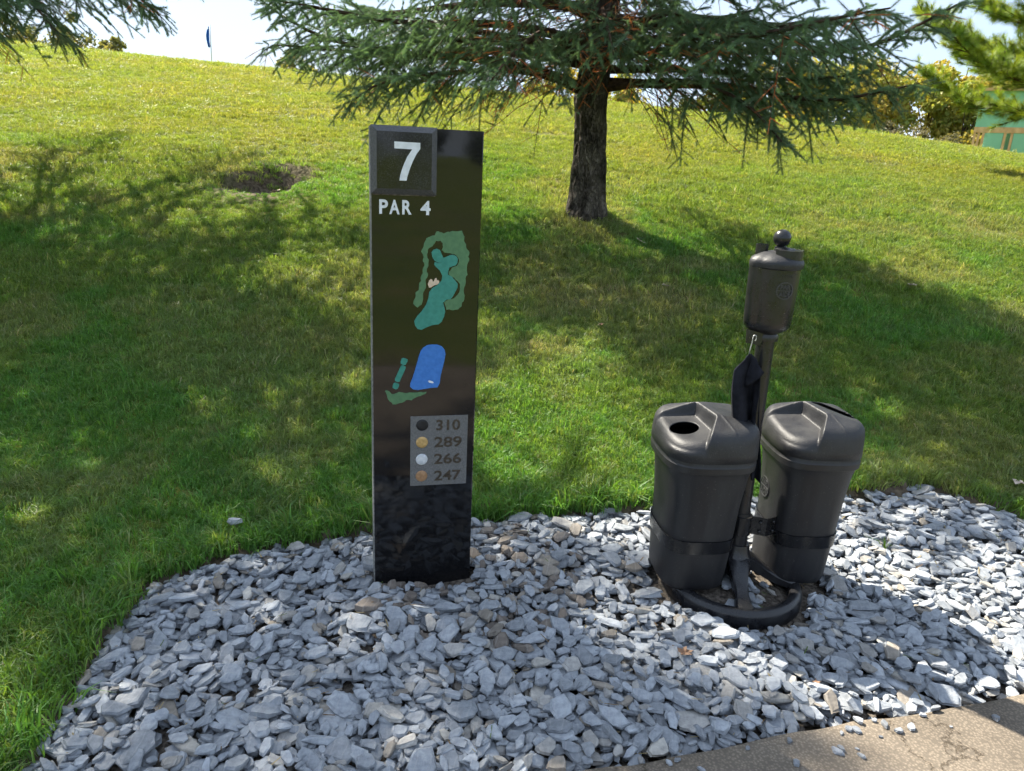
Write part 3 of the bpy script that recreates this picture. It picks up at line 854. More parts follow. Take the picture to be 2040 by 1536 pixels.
GREEN = np.array([0.125, 0.20, 0.128]); TIP = np.array([0.20, 0.31, 0.18]); DEAD = np.array([0.46, 0.20, 0.085])
Z = np.array([0, 0, 1.0])
def limb(C, rnd, pts, r0, step2=0.075, size=1.0, detail=True, bare=0.28, hang=0.35):
    pl, L = resample(pts, 0.05)
    m = len(pl)
    tt = np.linspace(0, 1, m)
    pl = pl + 0.012 * L / 3 * np.stack([np.sin(tt * 9 + rnd.uniform(0, 6)), np.cos(tt * 7 + rnd.uniform(0, 6)), np.sin(tt * 11 + rnd.uniform(0, 6))], 1) * tt[:, None]
    C.wood.add(tube(pl[::3] if m > 9 else pl, np.interp(tt[::3] if m > 9 else tt, [0, 1], [r0, 0.005]), 6 if detail else 4))
    tg = np.gradient(pl, axis=0); tg /= np.linalg.norm(tg, axis=1)[:, None]
    s = 0.10 * L; side = 1
    while s < L:
        t = s / L; k = min(m - 1, int(t * (m - 1)))
        p0, T = pl[k], tg[k]
        lat = unit(np.cross(T, Z)); side = -side
        up_ = rnd.normal(0, .35)
        d2 = unit(T * rnd.uniform(.4, .8) + lat * side * rnd.uniform(.55, 1.0) + Z * (up_ - .15))
        l2 = float(np.clip(0.16 + 0.52 * (L - s), .14, .8) * rnd.uniform(.55, 1.1))
        inner = t < bare
        n2 = max(3, int(l2 / 0.07) + 1)
        u = np.linspace(0, 1, n2)
        droop = l2 * rnd.uniform(.1, 1.0) * hang
        p2 = p0 + np.outer(u, d2 * l2) - np.outer(u ** 1.8, Z * droop)
        C.wood.add(tube(p2[[0, n2 // 2, n2 - 1]] if n2 > 3 else p2, np.linspace(.0042, .0016, 3) * (1 if detail else 1.6), 3, False))
        dead_b = (inner and rnd.rand() < .7) or rnd.rand() < .05
        t2 = np.gradient(p2, axis=0); t2 /= np.linalg.norm(t2, axis=1)[:, None]
        q0 = .45 if inner else (.25 if t < .6 else .08)
        w = q0 * l2; sd = 1
        while w < l2:
            g = w / l2; kk = g * (n2 - 1); k0 = min(n2 - 2, int(kk)); p = p2[k0] + (p2[k0 + 1] - p2[k0]) * (kk - k0); T2 = t2[min(n2 - 1, int(round(kk)))]
            tipf = g * (0.4 + 0.6 * t)
            def col():
                if dead_b and rnd.rand() < .75: return DEAD * rnd.uniform(.5, 1.4)
                return (GREEN + (TIP - GREEN) * np.clip(tipf * rnd.uniform(.2, 1.3), 0, 1)) * rnd.uniform(.75, 1.25)
            ix = lambda: 6 if not detail else 5 if dead_b or (inner and rnd.rand() < .5) else rnd.randint(0, 5)
            if not (dead_b and rnd.rand() < .5): C.put(p, T2, size * rnd.uniform(.85, 1.1), ix(), col())
            lat2 = unit(np.cross(T2, Z)); sd = -sd
            l3 = rnd.uniform(.05, .19) * (1.05 - .6 * g) * (size if size < 1.4 else 1.2)
            d3 = unit(T2 * .5 + lat2 * sd * rnd.uniform(.55, 1.0) + Z * rnd.normal(-.2, .42))
            e = 0.0
            if inner and rnd.rand() < .6:          # bare twig
                C.wood.add(tube([p, p + d3 * l3 * 1.2], [.0014, .0008], 3, False))
            else:
                while e < l3:
                    C.put(p + d3 * e, unit(d3 - Z * .15 * e / .2), size * rnd.uniform(.7, 1.05), ix(), col()); e += .068 * size
            w += .058 * size
        s += step2 * rnd.uniform(.7, 1.3)
    for q_ in range(int(L * .45 / .08)):           # leading shoot
        k = m - 1 - int(q_ * (m - 1) * .08 / L)
        C.put(pl[k], unit(tg[k] + rnd.normal(0, .25, 3)), size * rnd.uniform(.9, 1.15), rnd.randint(0, 5), (GREEN * .5 + TIP * .5) * rnd.uniform(.8, 1.3))

def trunk_mesh(name, base, H, r0, parent, mat, seed, lean=(0, 0), top_r=.02, flare=1.38):
    hs = np.concatenate([np.linspace(-.25, 2.6, 70), np.linspace(2.8, H, 24)])
    n = 44
    a = np.linspace(0, 2 * math.pi, n, endpoint=False)
    rings = []
    for h in hs:
        r = r0 * (1 - h / H * (1 - top_r / r0)) * (1 + (flare - 1) * math.exp(-max(h, 0) / .14))
        ca, sa = np.cos(a), np.sin(a)
        nzv = (fbm(a / 6.283 * 1.6 + 3 * np.sin(a), np.full(n, h), .34, seed) + fbm(-a * .3 + 2 * np.cos(a), np.full(n, h), .12, seed + 9) * .6 + 0.4 * vnoise(ca * .2 + 5, sa * .2 + h, .045, seed + 3)) - .95
        rr = r * (1 + .22 * nzv) + .012 * np.maximum(0, np.sin(h * 9 + seed + 2 * np.sin(a)))
        bend = .035 * math.sin(h * 2.1 + 2.6) * min(1, max(0, h)) * (1 if h < 2.4 else math.exp(-(h - 2.4)))
        rings.append(np.stack([bend + lean[0] * h + rr * ca, lean[1] * h + rr * sa, np.full(n, h)], 1))
    v, f = loft(rings)
    return mesh(name, v + np.array([0, 0, 0]), f, mat, parent, smooth=False)

def spruce(label, xy, H, seed, rmax, explicit, h_low, fac, r0, lean=(0, 0), ustep=.215, hdet=2.3):
    rnd = np.random.RandomState(seed)
    bz = float(tz(*xy))
    root = empty('spruce_tree', (xy[0], xy[1], bz), label, 'spruce tree')
    o = np.array([xy[0], xy[1], bz])
    trunk_mesh('trunk', o, H, r0, root, M['bark'], seed, lean)
    C = Crown()
    for pts, rr in explicit:
        limb(C, rnd, np.array(pts) - o, rr, 0.040, 1.0, True, .38, .40)
    az = rnd.uniform(0, 6.28)
    h = h_low
    while h < H - .25:
        az += 2.39996 + rnd.normal(0, .25)
        f = fac(az, h)
        rad = (rmax * (1 - h / H) ** .78) * rnd.uniform(.8, 1.08) * f + .12
        det = h < hdet
        rise = rnd.uniform(.02, .22) if h < H * .6 else rnd.uniform(.25, .6)
        dx = np.array([math.cos(az), math.sin(az), 0])
        c = np.array([lean[0] * h, lean[1] * h, h])
        pts = [c, c + dx * rad * .33 + Z * rise * rad * .33, c + dx * rad * .68 + Z * (rise * .55 - .04) * rad * .68, c + dx * rad + Z * (rise * .5 - .02) * rad]
        limb(C, rnd, pts, .014 + .012 * rad, .048 if det else ustep, 1.0 if det else 1.8, det, .42 if det else .12, .5 if det else .3)
        h += (rnd.uniform(.035, .075) if det else rnd.uniform(.07, .13))
    C.wood.obj('branches', M['twig'], root)
    print('CROWN', len(C.pos), sum(1 for i in C.idx if i == 6))
    tag(C.build('crown', sng, M['needle'], root, rnd), kind='stuff')
    return root, len(C.pos)

main_limbs = [
    ([(0.55, 7.0, 2.06), (0.22, 6.9, 2.18), (-0.39, 6.8, 2.27), (-1.05, 6.7, 2.28), (-1.69, 6.6, 2.37), (-2.16, 6.5, 2.58)], .055),
    ([(0.55, 7.0, 2.10), (-0.08, 6.6, 2.18), (-0.67, 6.3, 2.10), (-1.11, 6.1, 1.99), (-1.36, 6.0, 1.82)], .040),
    ([(0.55, 7.0, 2.41), (-0.24, 7.2, 2.52), (-0.93, 7.4, 2.61), (-1.75, 7.6, 2.73)], .045),
    ([(0.57, 7.0, 2.34), (-0.2, 6.8, 2.40), (-0.8, 6.5, 2.36), (-1.35, 6.3, 2.22)], .035),
    ([(0.6, 7.0, 2.65), (0.56, 6.4, 2.62), (0.56, 5.8, 2.39), (0.57, 5.45, 2.18)], .035),
    ([(0.65, 7.0, 2.58), (1.41, 6.7, 2.64), (2.13, 6.4, 2.58), (2.73, 6.2, 2.65)], .050),
    ([(0.65, 7.0, 2.38), (1.6, 6.5, 2.39), (2.36, 5.9, 2.35), (2.87, 5.5, 2.63)], .050),
    ([(0.66, 7.0, 2.16), (1.64, 6.5, 2.12), (2.27, 6.0, 2.02), (2.75, 5.6, 2.11)], .045),
    ([(0.66, 7.0, 2.10), (1.23, 6.5, 2.15), (1.61, 5.9, 1.96), (1.88, 5.6, 1.66)], .035),
    ([(0.66, 7.0, 2.26), (1.35, 6.7, 2.26), (2.0, 6.3, 2.18), (2.5, 5.9, 2.2)], .040),
    ([(0.57, 7.0, 2.24), (0.18, 6.4, 2.46), (-0.11, 5.8, 2.20), (-0.28, 5.45, 1.95)], .035),
    ([(0.64, 7.0, 2.5), (1.0, 6.3, 2.6), (1.3, 5.7, 2.48), (1.5, 5.3, 2.5)], .035),
    ([(0.6, 7.0, 2.3), (0.9, 6.5, 2.44), (1.1, 6.0, 2.36), (1.22, 5.7, 2.2)], .030),
]
def fac_main(az, h):
    d = math.cos(az - math.atan2(.77, .64))
    return 1 - .62 * max(0, d) ** .8
spruce('large spruce with rough dark trunk standing behind the black sign', TREE, 10.5, 11, 3.0, main_limbs, 1.25, fac_main, .146, (.012, 0.0))
LT = (-5.75, 7.5)
left_limbs = [
    ([(-5.75, 7.5, 2.5), (-4.4, 6.0, 2.8), (-3.6, 5.5, 2.6), (-3.0, 5.2, 2.08)], .04),
    ([(-5.75, 7.5, 2.55), (-4.3, 6.1, 2.75), (-3.4, 5.7, 2.72), (-2.5, 5.45, 2.32)], .045),
    ([(-5.75, 7.5, 2.75), (-4.1, 6.3, 2.95), (-3.0, 6.0, 2.95), (-2.15, 5.8, 2.62)], .045),
    ([(-5.75, 7.5, 2.5), (-4.6, 5.9, 2.8), (-3.9, 5.3, 2.6), (-3.35, 5.0, 2.12)], .04),
    ([(-5.75, 7.5, 2.5), (-4.5, 5.8, 2.75), (-3.8, 5.2, 2.6), (-3.2, 4.9, 2.3)], .04),
]
spruce('spruce at the left edge, only its hanging branches in view', LT, 9.4, 23, 3.8, left_limbs, 2.15, lambda a, h: 1.0, .18, (0, 0), .25, hdet=2.6)

# white pine on the right
def pine(label, xy, H, seed, rmax):
    rnd = np.random.RandomState(seed); bz = float(tz(*xy))
    root = empty('pine_tree', (xy[0], xy[1], bz), label, 'pine tree')
    trunk_mesh('trunk', None, H, .16, root, M['bark'], seed)
    C = Crown(); h = .8; az = 0
    while h < H - .3:
        az += 2.39996
        rad = rmax * (1 - h / H) ** .7 * rnd.uniform(.75, 1.1) + .2
        dx = np.array([math.cos(az), math.sin(az), 0]); c = np.array([0, 0, h])
        pts = [c, c + dx * rad * .4 + Z * .05 * rad, c + dx * rad * .75 + Z * .14 * rad, c + dx * rad + Z * .30 * rad]
        pl, L = resample(pts, .08); m = len(pl)
        C.wood.add(tube(pl[::2], np.linspace(.03, .006, len(pl[::2])), 5))
        tg = np.gradient(pl, axis=0); tg /= np.linalg.norm(tg, axis=1)[:, None]
        side = 1
        for k in range(int(m * .25), m):
            for rep in range(4):
                side = -side; T = tg[k]; lat = unit(np.cross(T, Z))
                d = unit(T * .7 + lat * side * .7 + Z * rnd.normal(.15, .3)); l2 = rnd.uniform(.12, .5) * (1.1 - .6 * k / m)
                C.wood.add(tube([pl[k], pl[k] + d * l2], [.006, .003], 3, False))
                e = l2 * .35
                while e < l2 + .05:
                    dd = unit(d + rnd.normal(0, .45, 3) + Z * .2)
                    t = rnd.rand()
                    tint = np.array([.15, .25, .045]) * (1 - t) + np.array([.32, .38, .05]) * t
                    C.put(pl[k] + d * e, dd, rnd.uniform(.8, 1.15), rnd.randint(0, 4), tint * rnd.uniform(.8, 1.2)); e += .085
        h += rnd.uniform(.06, .11)
    C.wood.obj('branches', M['twig'], root); tag(C.build('crown', png, M['pineneedle'], root, rnd), kind='stuff')
pine('bright yellow-green pine with long needles at the right edge', (7.3, 10.3), 7.0, 31, 2.35)

# ------------------------------------------------------------------ broadleaved trees far off
def broadleaf(name, label, cat, xy, H, rad, seed, cols, nleaf=2600, leaf=.2, low=.15, group=None, z=None, trunk_r=.16, lobes=26):
    rnd = np.random.RandomState(seed); bz = float(tz(*xy)) if z is None else z
    root = empty(name, (xy[0], xy[1], bz), label, cat, group)
    W = Acc()
    main = [(0, 0, -.3), (rnd.normal(0, .1), rnd.normal(0, .1), H * .35), (rnd.normal(0, .25), rnd.normal(0, .25), H * .8)]
    pl, L = resample(main, H * .06); W.add(tube(pl, np.linspace(trunk_r, trunk_r * .2, len(pl)), 7))
    cen = []
    for k in range(lobes):
        u = rnd.normal(0, 1, 3); u /= np.linalg.norm(u); rr = rnd.rand() ** .4
        c = np.array([u[0] * rad * rr * .8, u[1] * rad * rr * .8, H * (low + (1 - low) * .5) + u[2] * H * (1 - low) * .42 * rr]); cen.append(c)
        if k % 2 == 0:
            st_ = pl[int(np.clip((c[2] / H) * .6, .1, .9) * (len(pl) - 1))]
            W.add(tube([st_, (st_ + c) / 2 + rnd.normal(0, .15, 3), c], [trunk_r * .35, trunk_r * .2, trunk_r * .07], 4))
    W.obj('trunk', M['twig'], root)
    cen = np.array(cen); li = rnd.randint(0, lobes, nleaf)
    lr = rnd.uniform(.5, 1.1, lobes) * rad * .40
    d = rnd.normal(0, 1, (nleaf, 3)); d /= np.linalg.norm(d, axis=1)[:, None]
    p = cen[li] + d * (lr[li] * rnd.rand(nleaf) ** .45)[:, None] * [1, 1, .8]
    a = rnd.normal(0, 1, (nleaf, 3)); a /= np.linalg.norm(a, axis=1)[:, None]
    b = np.cross(a, rnd.normal(0, 1, (nleaf, 3))); b /= np.linalg.norm(b, axis=1)[:, None]
    s = leaf * rnd.uniform(.6, 1.3, nleaf)[:, None]
    V = np.stack([p - a * s * .6, p + b * s * .34, p + a * s * .6, p - b * s * .34], 1).reshape(-1, 3)
    F = np.arange(nleaf * 4).reshape(-1, 4)
    cl = np.array(cols)[rnd.randint(0, len(cols), lobes)][li] * .6 + np.array(cols)[rnd.randint(0, len(cols), nleaf)] * .4
    cl = cl * rnd.uniform(.7, 1.3, nleaf)[:, None]
    mesh('crown', V, F, M['leaf'], root, attrs={'tint': ('FLOAT_COLOR', np.repeat(np.concatenate([cl, np.ones((nleaf, 1))], 1), 4, 0))})
    return root
YEL = [(.44, .39, .09), (.33, .36, .09), (.25, .32, .08), (.46, .35, .08)]
OLV = [(.11, .13, .04), (.15, .15, .05), (.08, .11, .035)]
GRY = [(.17, .16, .10), (.14, .145, .09), (.20, .18, .12)]
yl = 'yellow autumn trees behind the hill crest'
yellow = [
    ((23.0, 58), 9.2, 3.3, YEL, 'low golden tree just right of the spruce branch tips, behind the crest'),
    ((26.6, 61), 10.0, 3.5, YEL, 'golden yellow tree left of the tallest yellow one by the pine'),
    ((30.2, 60), 9.6, 3.4, YEL, 'yellow tree with dark bare trunks showing below its crown'),
    ((33.6, 62), 11.0, 3.3, YEL, 'tallest golden tree, its top beside the pine needles'),
    ((37.6, 61), 10.4, 3.3, YEL, 'yellow tree mostly hidden behind the pine and the green building'),
    ((19.0, 63), 8.6, 3.0, YEL, 'golden tree showing through the right spruce limbs'),
    ((28.4, 64), 10.2, 3.2, YEL, 'tall yellow-green tree filling the gap between two golden crowns'),
    ((21.0, 59), 9.0, 2.9, YEL, 'yellow-green tree behind the drooping right spruce branch'),
    ((32.0, 57.5), 8.6, 2.6, YEL, 'smaller golden tree beside the green building corner'),
    ((14.0, 64), 6.0, 2.9, OLV, 'olive tree glimpsed under the spruce limbs right of the trunk'),
    ((8.0, 66), 6.0, 2.8, YEL, 'yellow tree glimpsed low under the spruce beside its trunk'),
    ((2.5, 68), 6.4, 2.8, YEL, 'pale yellow tree seen through spruce twigs left of the trunk'),
]
for i, (xy, H, r_, c_, lb) in enumerate(yellow):
    broadleaf('autumn_tree', lb, 'tree', xy, H, r_, 100 + i, c_, 5200, .30, .02, yl)
for i, ((x_, y_), lb) in enumerate((((25.2, 54), 'grey green shrub at the crest below the lowest spruce branch'), ((27.2, 54.5), 'grey shrub between the other two under the golden trees'), ((29.2, 54), 'grey shrub nearest the dark tree trunks'))):
    broadleaf('shrub', lb, 'shrub', (x_, y_), 4.3, 1.9, 140 + i, GRY, 2600, .16, .02, 'grey shrubs along the crest', trunk_r=.05, lobes=14)
for i, ((x_, y_), H, r_, lb) in enumerate((((-76, 121), 13.0, 4.0, 'hazy olive treetop at the far left above the hill'), ((-68.5, 120), 14.0, 4.2, 'rounded hazy treetop second from the left above the hill'),
                                       ((-62.6, 121), 11.9, 2.4, 'low dark treetop left of the blue flag, barely above the hill'), ((-34.6, 120), 10.9, 3.2, 'pale rounded treetop right of the blue flag above the hill'))):
    broadleaf('far_tree', lb, 'tree', (x_, y_), H, r_, 160 + i, [(.22, .23, .10), (.27, .26, .13), (.20, .22, .11)], 2600, .5, .25, 'far treetops over the hill', trunk_r=.3)  # leaf colours lightened to imitate distance haze
for i, ((x_, y_), H, r_, lb) in enumerate((((31, -88), 7.5, 3.4, 'big round tree mirrored at the top of the polished sign'), ((40, -90), 5.5, 2.2, 'small tree mirrored near the right edge of the polished sign'),
                                       ((22, -90), 8.0, 3.6, 'tree mirrored behind the number tile of the sign'), ((50, -86), 6.5, 3.0, 'tree across the fairway behind the viewer'))):
    broadleaf('mirrored_tree', lb, 'tree', (x_, y_), H, r_, 180 + i, [(.03, .05, .018), (.045, .06, .02)], 2200, .55, .05, 'trees across the fairway mirrored in the sign', trunk_r=.25)

# ------------------------------------------------------------------ hole sign
MAP = {}
SEVEN= [(0.0719, 1.5279), (0.1501, 1.5274), (0.1503, 1.5097), (0.1391, 1.4948), (0.128, 1.4726), (0.1181, 1.448), (0.1119, 1.4282), (0.1089, 1.4144), (0.0873, 1.4144), (0.0898, 1.4298), (0.0943, 1.4458), (0.1017, 1.4654), (0.1116, 1.4863), (0.1253, 1.5074), (0.0719, 1.508)]
TILE= [(0.0019, 1.5726), (0.2022, 1.5719), (0.2041, 1.3699), (0.0043, 1.3741)]
MAP["rough"]= [(0.2054, 1.2607), (0.2172, 1.2594), (0.2307, 1.2556), (0.2424, 1.2616), (0.2558, 1.2644), (0.2719, 1.2632), (0.2879, 1.266), (0.2925, 1.2554), (0.2969, 1.248), (0.2956, 1.2346), (0.3027, 1.2222), (0.3057, 1.2076), (0.3146, 1.1973), (0.3107, 1.1824), (0.3145, 1.1719), (0.3088, 1.159), (0.3077, 1.1377), (0.3107, 1.1249), (0.3041, 1.1119), (0.3038, 1.0903), (0.2991, 1.073), (0.303, 1.0556), (0.3016, 1.0425), (0.2941, 1.0315), (0.2927, 1.0184), (0.2824, 1.0091), (0.265, 1.0056), (0.2528, 1.009), (0.2424, 1.0073), (0.2377, 1.0248), (0.2349, 1.0326), (0.2469, 1.0405), (0.2581, 1.0432), (0.2727, 1.0511), (0.2845, 1.0664), (0.2857, 1.0859), (0.2811, 1.0988), (0.2722, 1.1064), (0.2625, 1.1157), (0.2486, 1.125), (0.2492, 1.1348), (0.2576, 1.1464), (0.2737, 1.1521), (0.2803, 1.165), (0.2773, 1.1797), (0.2686, 1.1888), (0.2566, 1.1912), (0.2438, 1.1934), (0.231, 1.1957), (0.2233, 1.2014), (0.2281, 1.2124), (0.2271, 1.2248), (0.2202, 1.2322), (0.2051, 1.2318), (0.1977, 1.2201), (0.1886, 1.2116), (0.1795, 1.2023), (0.1771, 1.1885), (0.1832, 1.1698), (0.1818, 1.1508), (0.177, 1.1317), (0.1813, 1.1233), (0.173, 1.1062), (0.1749, 1.0892), (0.17, 1.072), (0.1651, 1.0591), (0.1661, 1.0419), (0.1611, 1.0245), (0.1484, 1.0141), (0.1339, 1.027), (0.1405, 1.0461), (0.1404, 1.0632), (0.1513, 1.0719), (0.152, 1.089), (0.1587, 1.1018), (0.1569, 1.1146), (0.1643, 1.1274), (0.1634, 1.14), (0.1691, 1.1527), (0.1639, 1.1653), (0.1663, 1.1778), (0.1578, 1.1965), (0.1651, 1.2111), (0.1691, 1.2278), (0.174, 1.2394), (0.1881, 1.2455), (0.2006, 1.2483)]
MAP["fairway"]= [(0.2019, 1.165), (0.2104, 1.1609), (0.2197, 1.1611), (0.2272, 1.1705), (0.2288, 1.1781), (0.2397, 1.1816), (0.2507, 1.1868), (0.2609, 1.1887), (0.2712, 1.1847), (0.2774, 1.1755), (0.276, 1.1628), (0.2702, 1.1542), (0.2596, 1.1507), (0.2498, 1.1471), (0.2467, 1.1348), (0.246, 1.1241), (0.2582, 1.1178), (0.2697, 1.1051), (0.2786, 1.0944), (0.278, 1.0815), (0.2706, 1.0663), (0.2639, 1.0532), (0.2572, 1.044), (0.2425, 1.0414), (0.2315, 1.0317), (0.2361, 1.016), (0.239, 1.0029), (0.2358, 0.9853), (0.2275, 0.9676), (0.218, 0.9588), (0.1964, 0.9562), (0.1792, 0.9492), (0.162, 0.9404), (0.149, 0.9431), (0.1395, 0.9564), (0.1377, 0.9696), (0.1461, 0.9853), (0.1614, 1.0028), (0.1757, 1.0246), (0.1831, 1.0463), (0.1854, 1.0657), (0.1946, 1.0787), (0.2116, 1.0895), (0.225, 1.1046), (0.2273, 1.1196), (0.2193, 1.1365), (0.2064, 1.1482), (0.2003, 1.1553)]
MAP["green"]= [(0.1909, 1.195), (0.1971, 1.2034), (0.208, 1.207), (0.2182, 1.203), (0.2234, 1.1914), (0.2288, 1.1789), (0.2264, 1.1683), (0.2189, 1.1619), (0.2087, 1.1634), (0.2001, 1.17), (0.194, 1.1804)]
MAP["bunker"]= [(0.1808, 1.0927), (0.1849, 1.1042), (0.1908, 1.1094), (0.1951, 1.1065), (0.1969, 1.1001), (0.2003, 1.1014), (0.2036, 1.1108), (0.2086, 1.1126), (0.2105, 1.1058), (0.2173, 1.1033), (0.2174, 1.0973), (0.2115, 1.0912), (0.2013, 1.0886), (0.1912, 1.0816), (0.1844, 1.0807)]
MAP["pond"]= [(0.167, 0.8788), (0.1799, 0.8877), (0.1973, 0.8902), (0.217, 0.8892), (0.2303, 0.8836), (0.2398, 0.8713), (0.2427, 0.8554), (0.2388, 0.8304), (0.233, 0.8052), (0.2273, 0.7777), (0.225, 0.7545), (0.2173, 0.7398), (0.195, 0.7384), (0.1729, 0.7352), (0.1508, 0.732), (0.1354, 0.7342), (0.1252, 0.7437), (0.126, 0.7566), (0.1329, 0.7749), (0.1398, 0.7977), (0.1474, 0.8249), (0.1542, 0.852), (0.1592, 0.8677)]
MAP["tee0"]= [(0.097, 0.8428), (0.1039, 0.8449), (0.1169, 0.8398), (0.1161, 0.8326), (0.11, 0.8209), (0.1023, 0.8201), (0.0936, 0.8248), (0.0936, 0.8329)]
MAP["tee1"]= [(0.0945, 0.8184), (0.1014, 0.8197), (0.1101, 0.8146), (0.1101, 0.8091), (0.0902, 0.7629), (0.0833, 0.7612), (0.0746, 0.766), (0.0746, 0.7724)]
MAP["tee2"]= [(0.0702, 0.7578), (0.0754, 0.7595), (0.0885, 0.7547), (0.0885, 0.7491), (0.0841, 0.7382), (0.0772, 0.736), (0.0667, 0.7409), (0.0668, 0.7478)]
MAP["scrub"]= [(0.0416, 0.73), (0.0485, 0.7326), (0.0572, 0.7277), (0.0632, 0.7202), (0.0772, 0.7217), (0.0894, 0.727), (0.099, 0.724), (0.1113, 0.7218), (0.1227, 0.7234), (0.1377, 0.723), (0.1597, 0.7244), (0.1801, 0.7248), (0.1793, 0.7192), (0.1669, 0.7139), (0.1554, 0.7095), (0.1422, 0.7043), (0.1299, 0.6953), (0.1175, 0.6975), (0.107, 0.6921), (0.0938, 0.6869), (0.0772, 0.6817), (0.0675, 0.682), (0.0623, 0.6905), (0.0536, 0.6982), (0.0484, 0.7095), (0.0467, 0.7188)]
MAP["glint"]= [(0.1849, 0.7637), (0.1902, 0.7655), (0.2014, 0.7615), (0.2045, 0.7568), (0.1992, 0.7551), (0.1886, 0.7581)]
PANEL= [(0.1274, 0.6369), (0.3257, 0.6377), (0.3261, 0.3796), (0.128, 0.3766)]
DISC= [(0.1675, 0.6046), (0.1672, 0.5413), (0.1669, 0.4776), (0.1666, 0.4145)]
def text_mesh(s, offset=0.0):
    cu = bpy.data.curves.new('t', 'FONT'); cu.body = s; cu.offset = offset; cu.resolution_u = 4
    ob = bpy.data.objects.new('t', cu); COL.objects.link(ob)
    bpy.context.view_layer.update()
    me = ob.evaluated_get(bpy.context.evaluated_depsgraph_get()).to_mesh()
    v = np.array([tuple(p.co) for p in me.vertices]); f = [tuple(p.vertices) for p in me.polygons]
    bpy.data.objects.remove(ob); bpy.data.curves.remove(cu)
    return v, f

def text_part(name, s, x0, x1, z0, z1, y0, depth, mat, parent, offset=0.02):
    """flat lettering in the local XZ plane, facing -y, fitted to a box and given a little thickness"""
    v, f = text_mesh(s, offset)
    lo, hi = v.min(0), v.max(0)
    X = x0 + (v[:, 0] - lo[0]) / (hi[0] - lo[0]) * (x1 - x0); Zz = z0 + (v[:, 1] - lo[1]) / (hi[1] - lo[1]) * (z1 - z0)
    bm = bmesh.new()
    vs = [bm.verts.new((X[i], y0, Zz[i])) for i in range(len(v))]
    for q in f:
        try: bm.faces.new([vs[i] for i in q])
        except ValueError: pass
    bmesh.ops.recalc_face_normals(bm, faces=bm.faces)
    if sum(fc.normal.y * fc.calc_area() for fc in bm.faces) > 0: bmesh.ops.reverse_faces(bm, faces=bm.faces)
    ge = bmesh.ops.extrude_face_region(bm, geom=bm.faces[:])
    for e in ge['geom']:
        if isinstance(e, bmesh.types.BMVert): e.co.y -= depth
    bmesh.ops.recalc_face_normals(bm, faces=bm.faces)
    me = bpy.data.meshes.new(name); bm.to_mesh(me); bm.free(); me.materials.append(mat)
    return link(bpy.data.objects.new(name, me), parent)

def ragged(poly, amp, seed, sub=2):
    rnd = np.random.RandomState(seed); p = np.array(poly); out = []
    for i in range(len(p)):
        a, b = p[i], p[(i + 1) % len(p)]
        d = b - a; nrm = np.array([-d[1], d[0]]) / (np.linalg.norm(d) + 1e-9)
        out.append(a)
        for k in range(1, sub): out.append(a + d * k / sub + nrm * rnd.normal(0, amp))
    return out

YAW = R(13.3)
SW = 0.350
sign = empty('hole_sign', (-0.4651, 2.36, 0), 'tall black polished granite hole marker with a white 7 and hole map', 'sign', rz=YAW)
ST = 0.10
plan = [(0.003, 0), (SW - .003, 0), (SW, .003), (SW, ST), (0, ST), (0, .003)]
sv_ = np.array([(x, y, z) for z in (-.2, 1.571) for x, y in plan])
sl_ = mesh('slab', sv_, [tuple(range(5, -1, -1)), tuple(range(6, 12))] + [(i, (i + 1) % 6, (i + 1) % 6 + 6, i + 6) for i in range(6)], M['granite'], sign)
sl_.data.materials.append(M['arris'])
for p_ in sl_.data.polygons:
    if p_.normal.x < -.5 or p_.normal.z > .5 or p_.normal.y > .5: p_.material_index = 1
# number tile: bevelled block standing proud of the face
tx0, tx1, tz0, tz1, bw, td = 0.0015, 0.2035, 1.372, 1.574, 0.0175, 0.020
o_ = [(tx0, tz0), (tx1, tz0), (tx1, tz1), (tx0, tz1)]; i_ = [(tx0 + bw, tz0 + bw), (tx1 - bw, tz0 + bw), (tx1 - bw, tz1 - bw), (tx0 + bw, tz1 - bw)]
v = [(x, -.0005, z) for x, z in o_] + [(x, -.004, z) for x, z in o_] + [(x, -td, z) for x, z in i_]
f = [(3, 2, 1, 0)] + [(i, (i + 1) % 4, 4 + (i + 1) % 4, 4 + i) for i in range(4)] + [(4 + i, 4 + (i + 1) % 4, 8 + (i + 1) % 4, 8 + i) for i in range(4)] + [(8, 9, 10, 11)]
tile = mesh('number_tile', v, f, M['tile'], sign)
tile.data.materials.append(M['honed'])
for p_ in tile.data.polygons:
    if 5 <= p_.index <= 8: p_.material_index = 1
v, f = prism(SEVEN, -td - .0016, -td + .001); auto_smooth(mesh('numeral', v, f, M['white'], tile), 30)
for ch, a, b in (('P', .0266, .0535), ('A', .0575, .0895), ('R', .0975, .1270), ('4', .1545, .1865)):
    text_part('letter', ch, a, b, 1.3112, 1.3553, .0005, .0022, M['white'], sign, .028)
for nm, key, m_, y0, rg_ in (('rough_area', 'rough', 'mapgreen', -.0015, .0012), ('fairway', 'fairway', 'mapteal', -.0028, 0), ('putting_green', 'green', 'mapteal', -.0040, 0), ('bunker', 'bunker', 'mapsand', -.0024, 0),
                             ('pond', 'pond', 'mapblue', -.0028, 0), ('tee_box', 'tee0', 'mapteal', -.0022, 0), ('tee_box', 'tee1', 'mapteal', -.0022, 0), ('tee_box', 'tee2', 'mapteal', -.0022, 0),
                             ('rough_area', 'scrub', 'mapgreen', -.0016, .0010), ('pond_glint', 'glint', 'white', -.0034, 0)):
    pl_ = ragged(MAP[key], rg_, 3) if rg_ else MAP[key]
    v, f = prism(pl_, y0, .001); auto_smooth(mesh(nm, v, f, M[m_], sign), 30)
v, f = prism([(.1274, .6373), (.3259, .6373), (.3259, .378), (.1274, .378)], -.0012, .001); panel = mesh('yardage_panel', v, f, M['panel'], sign)
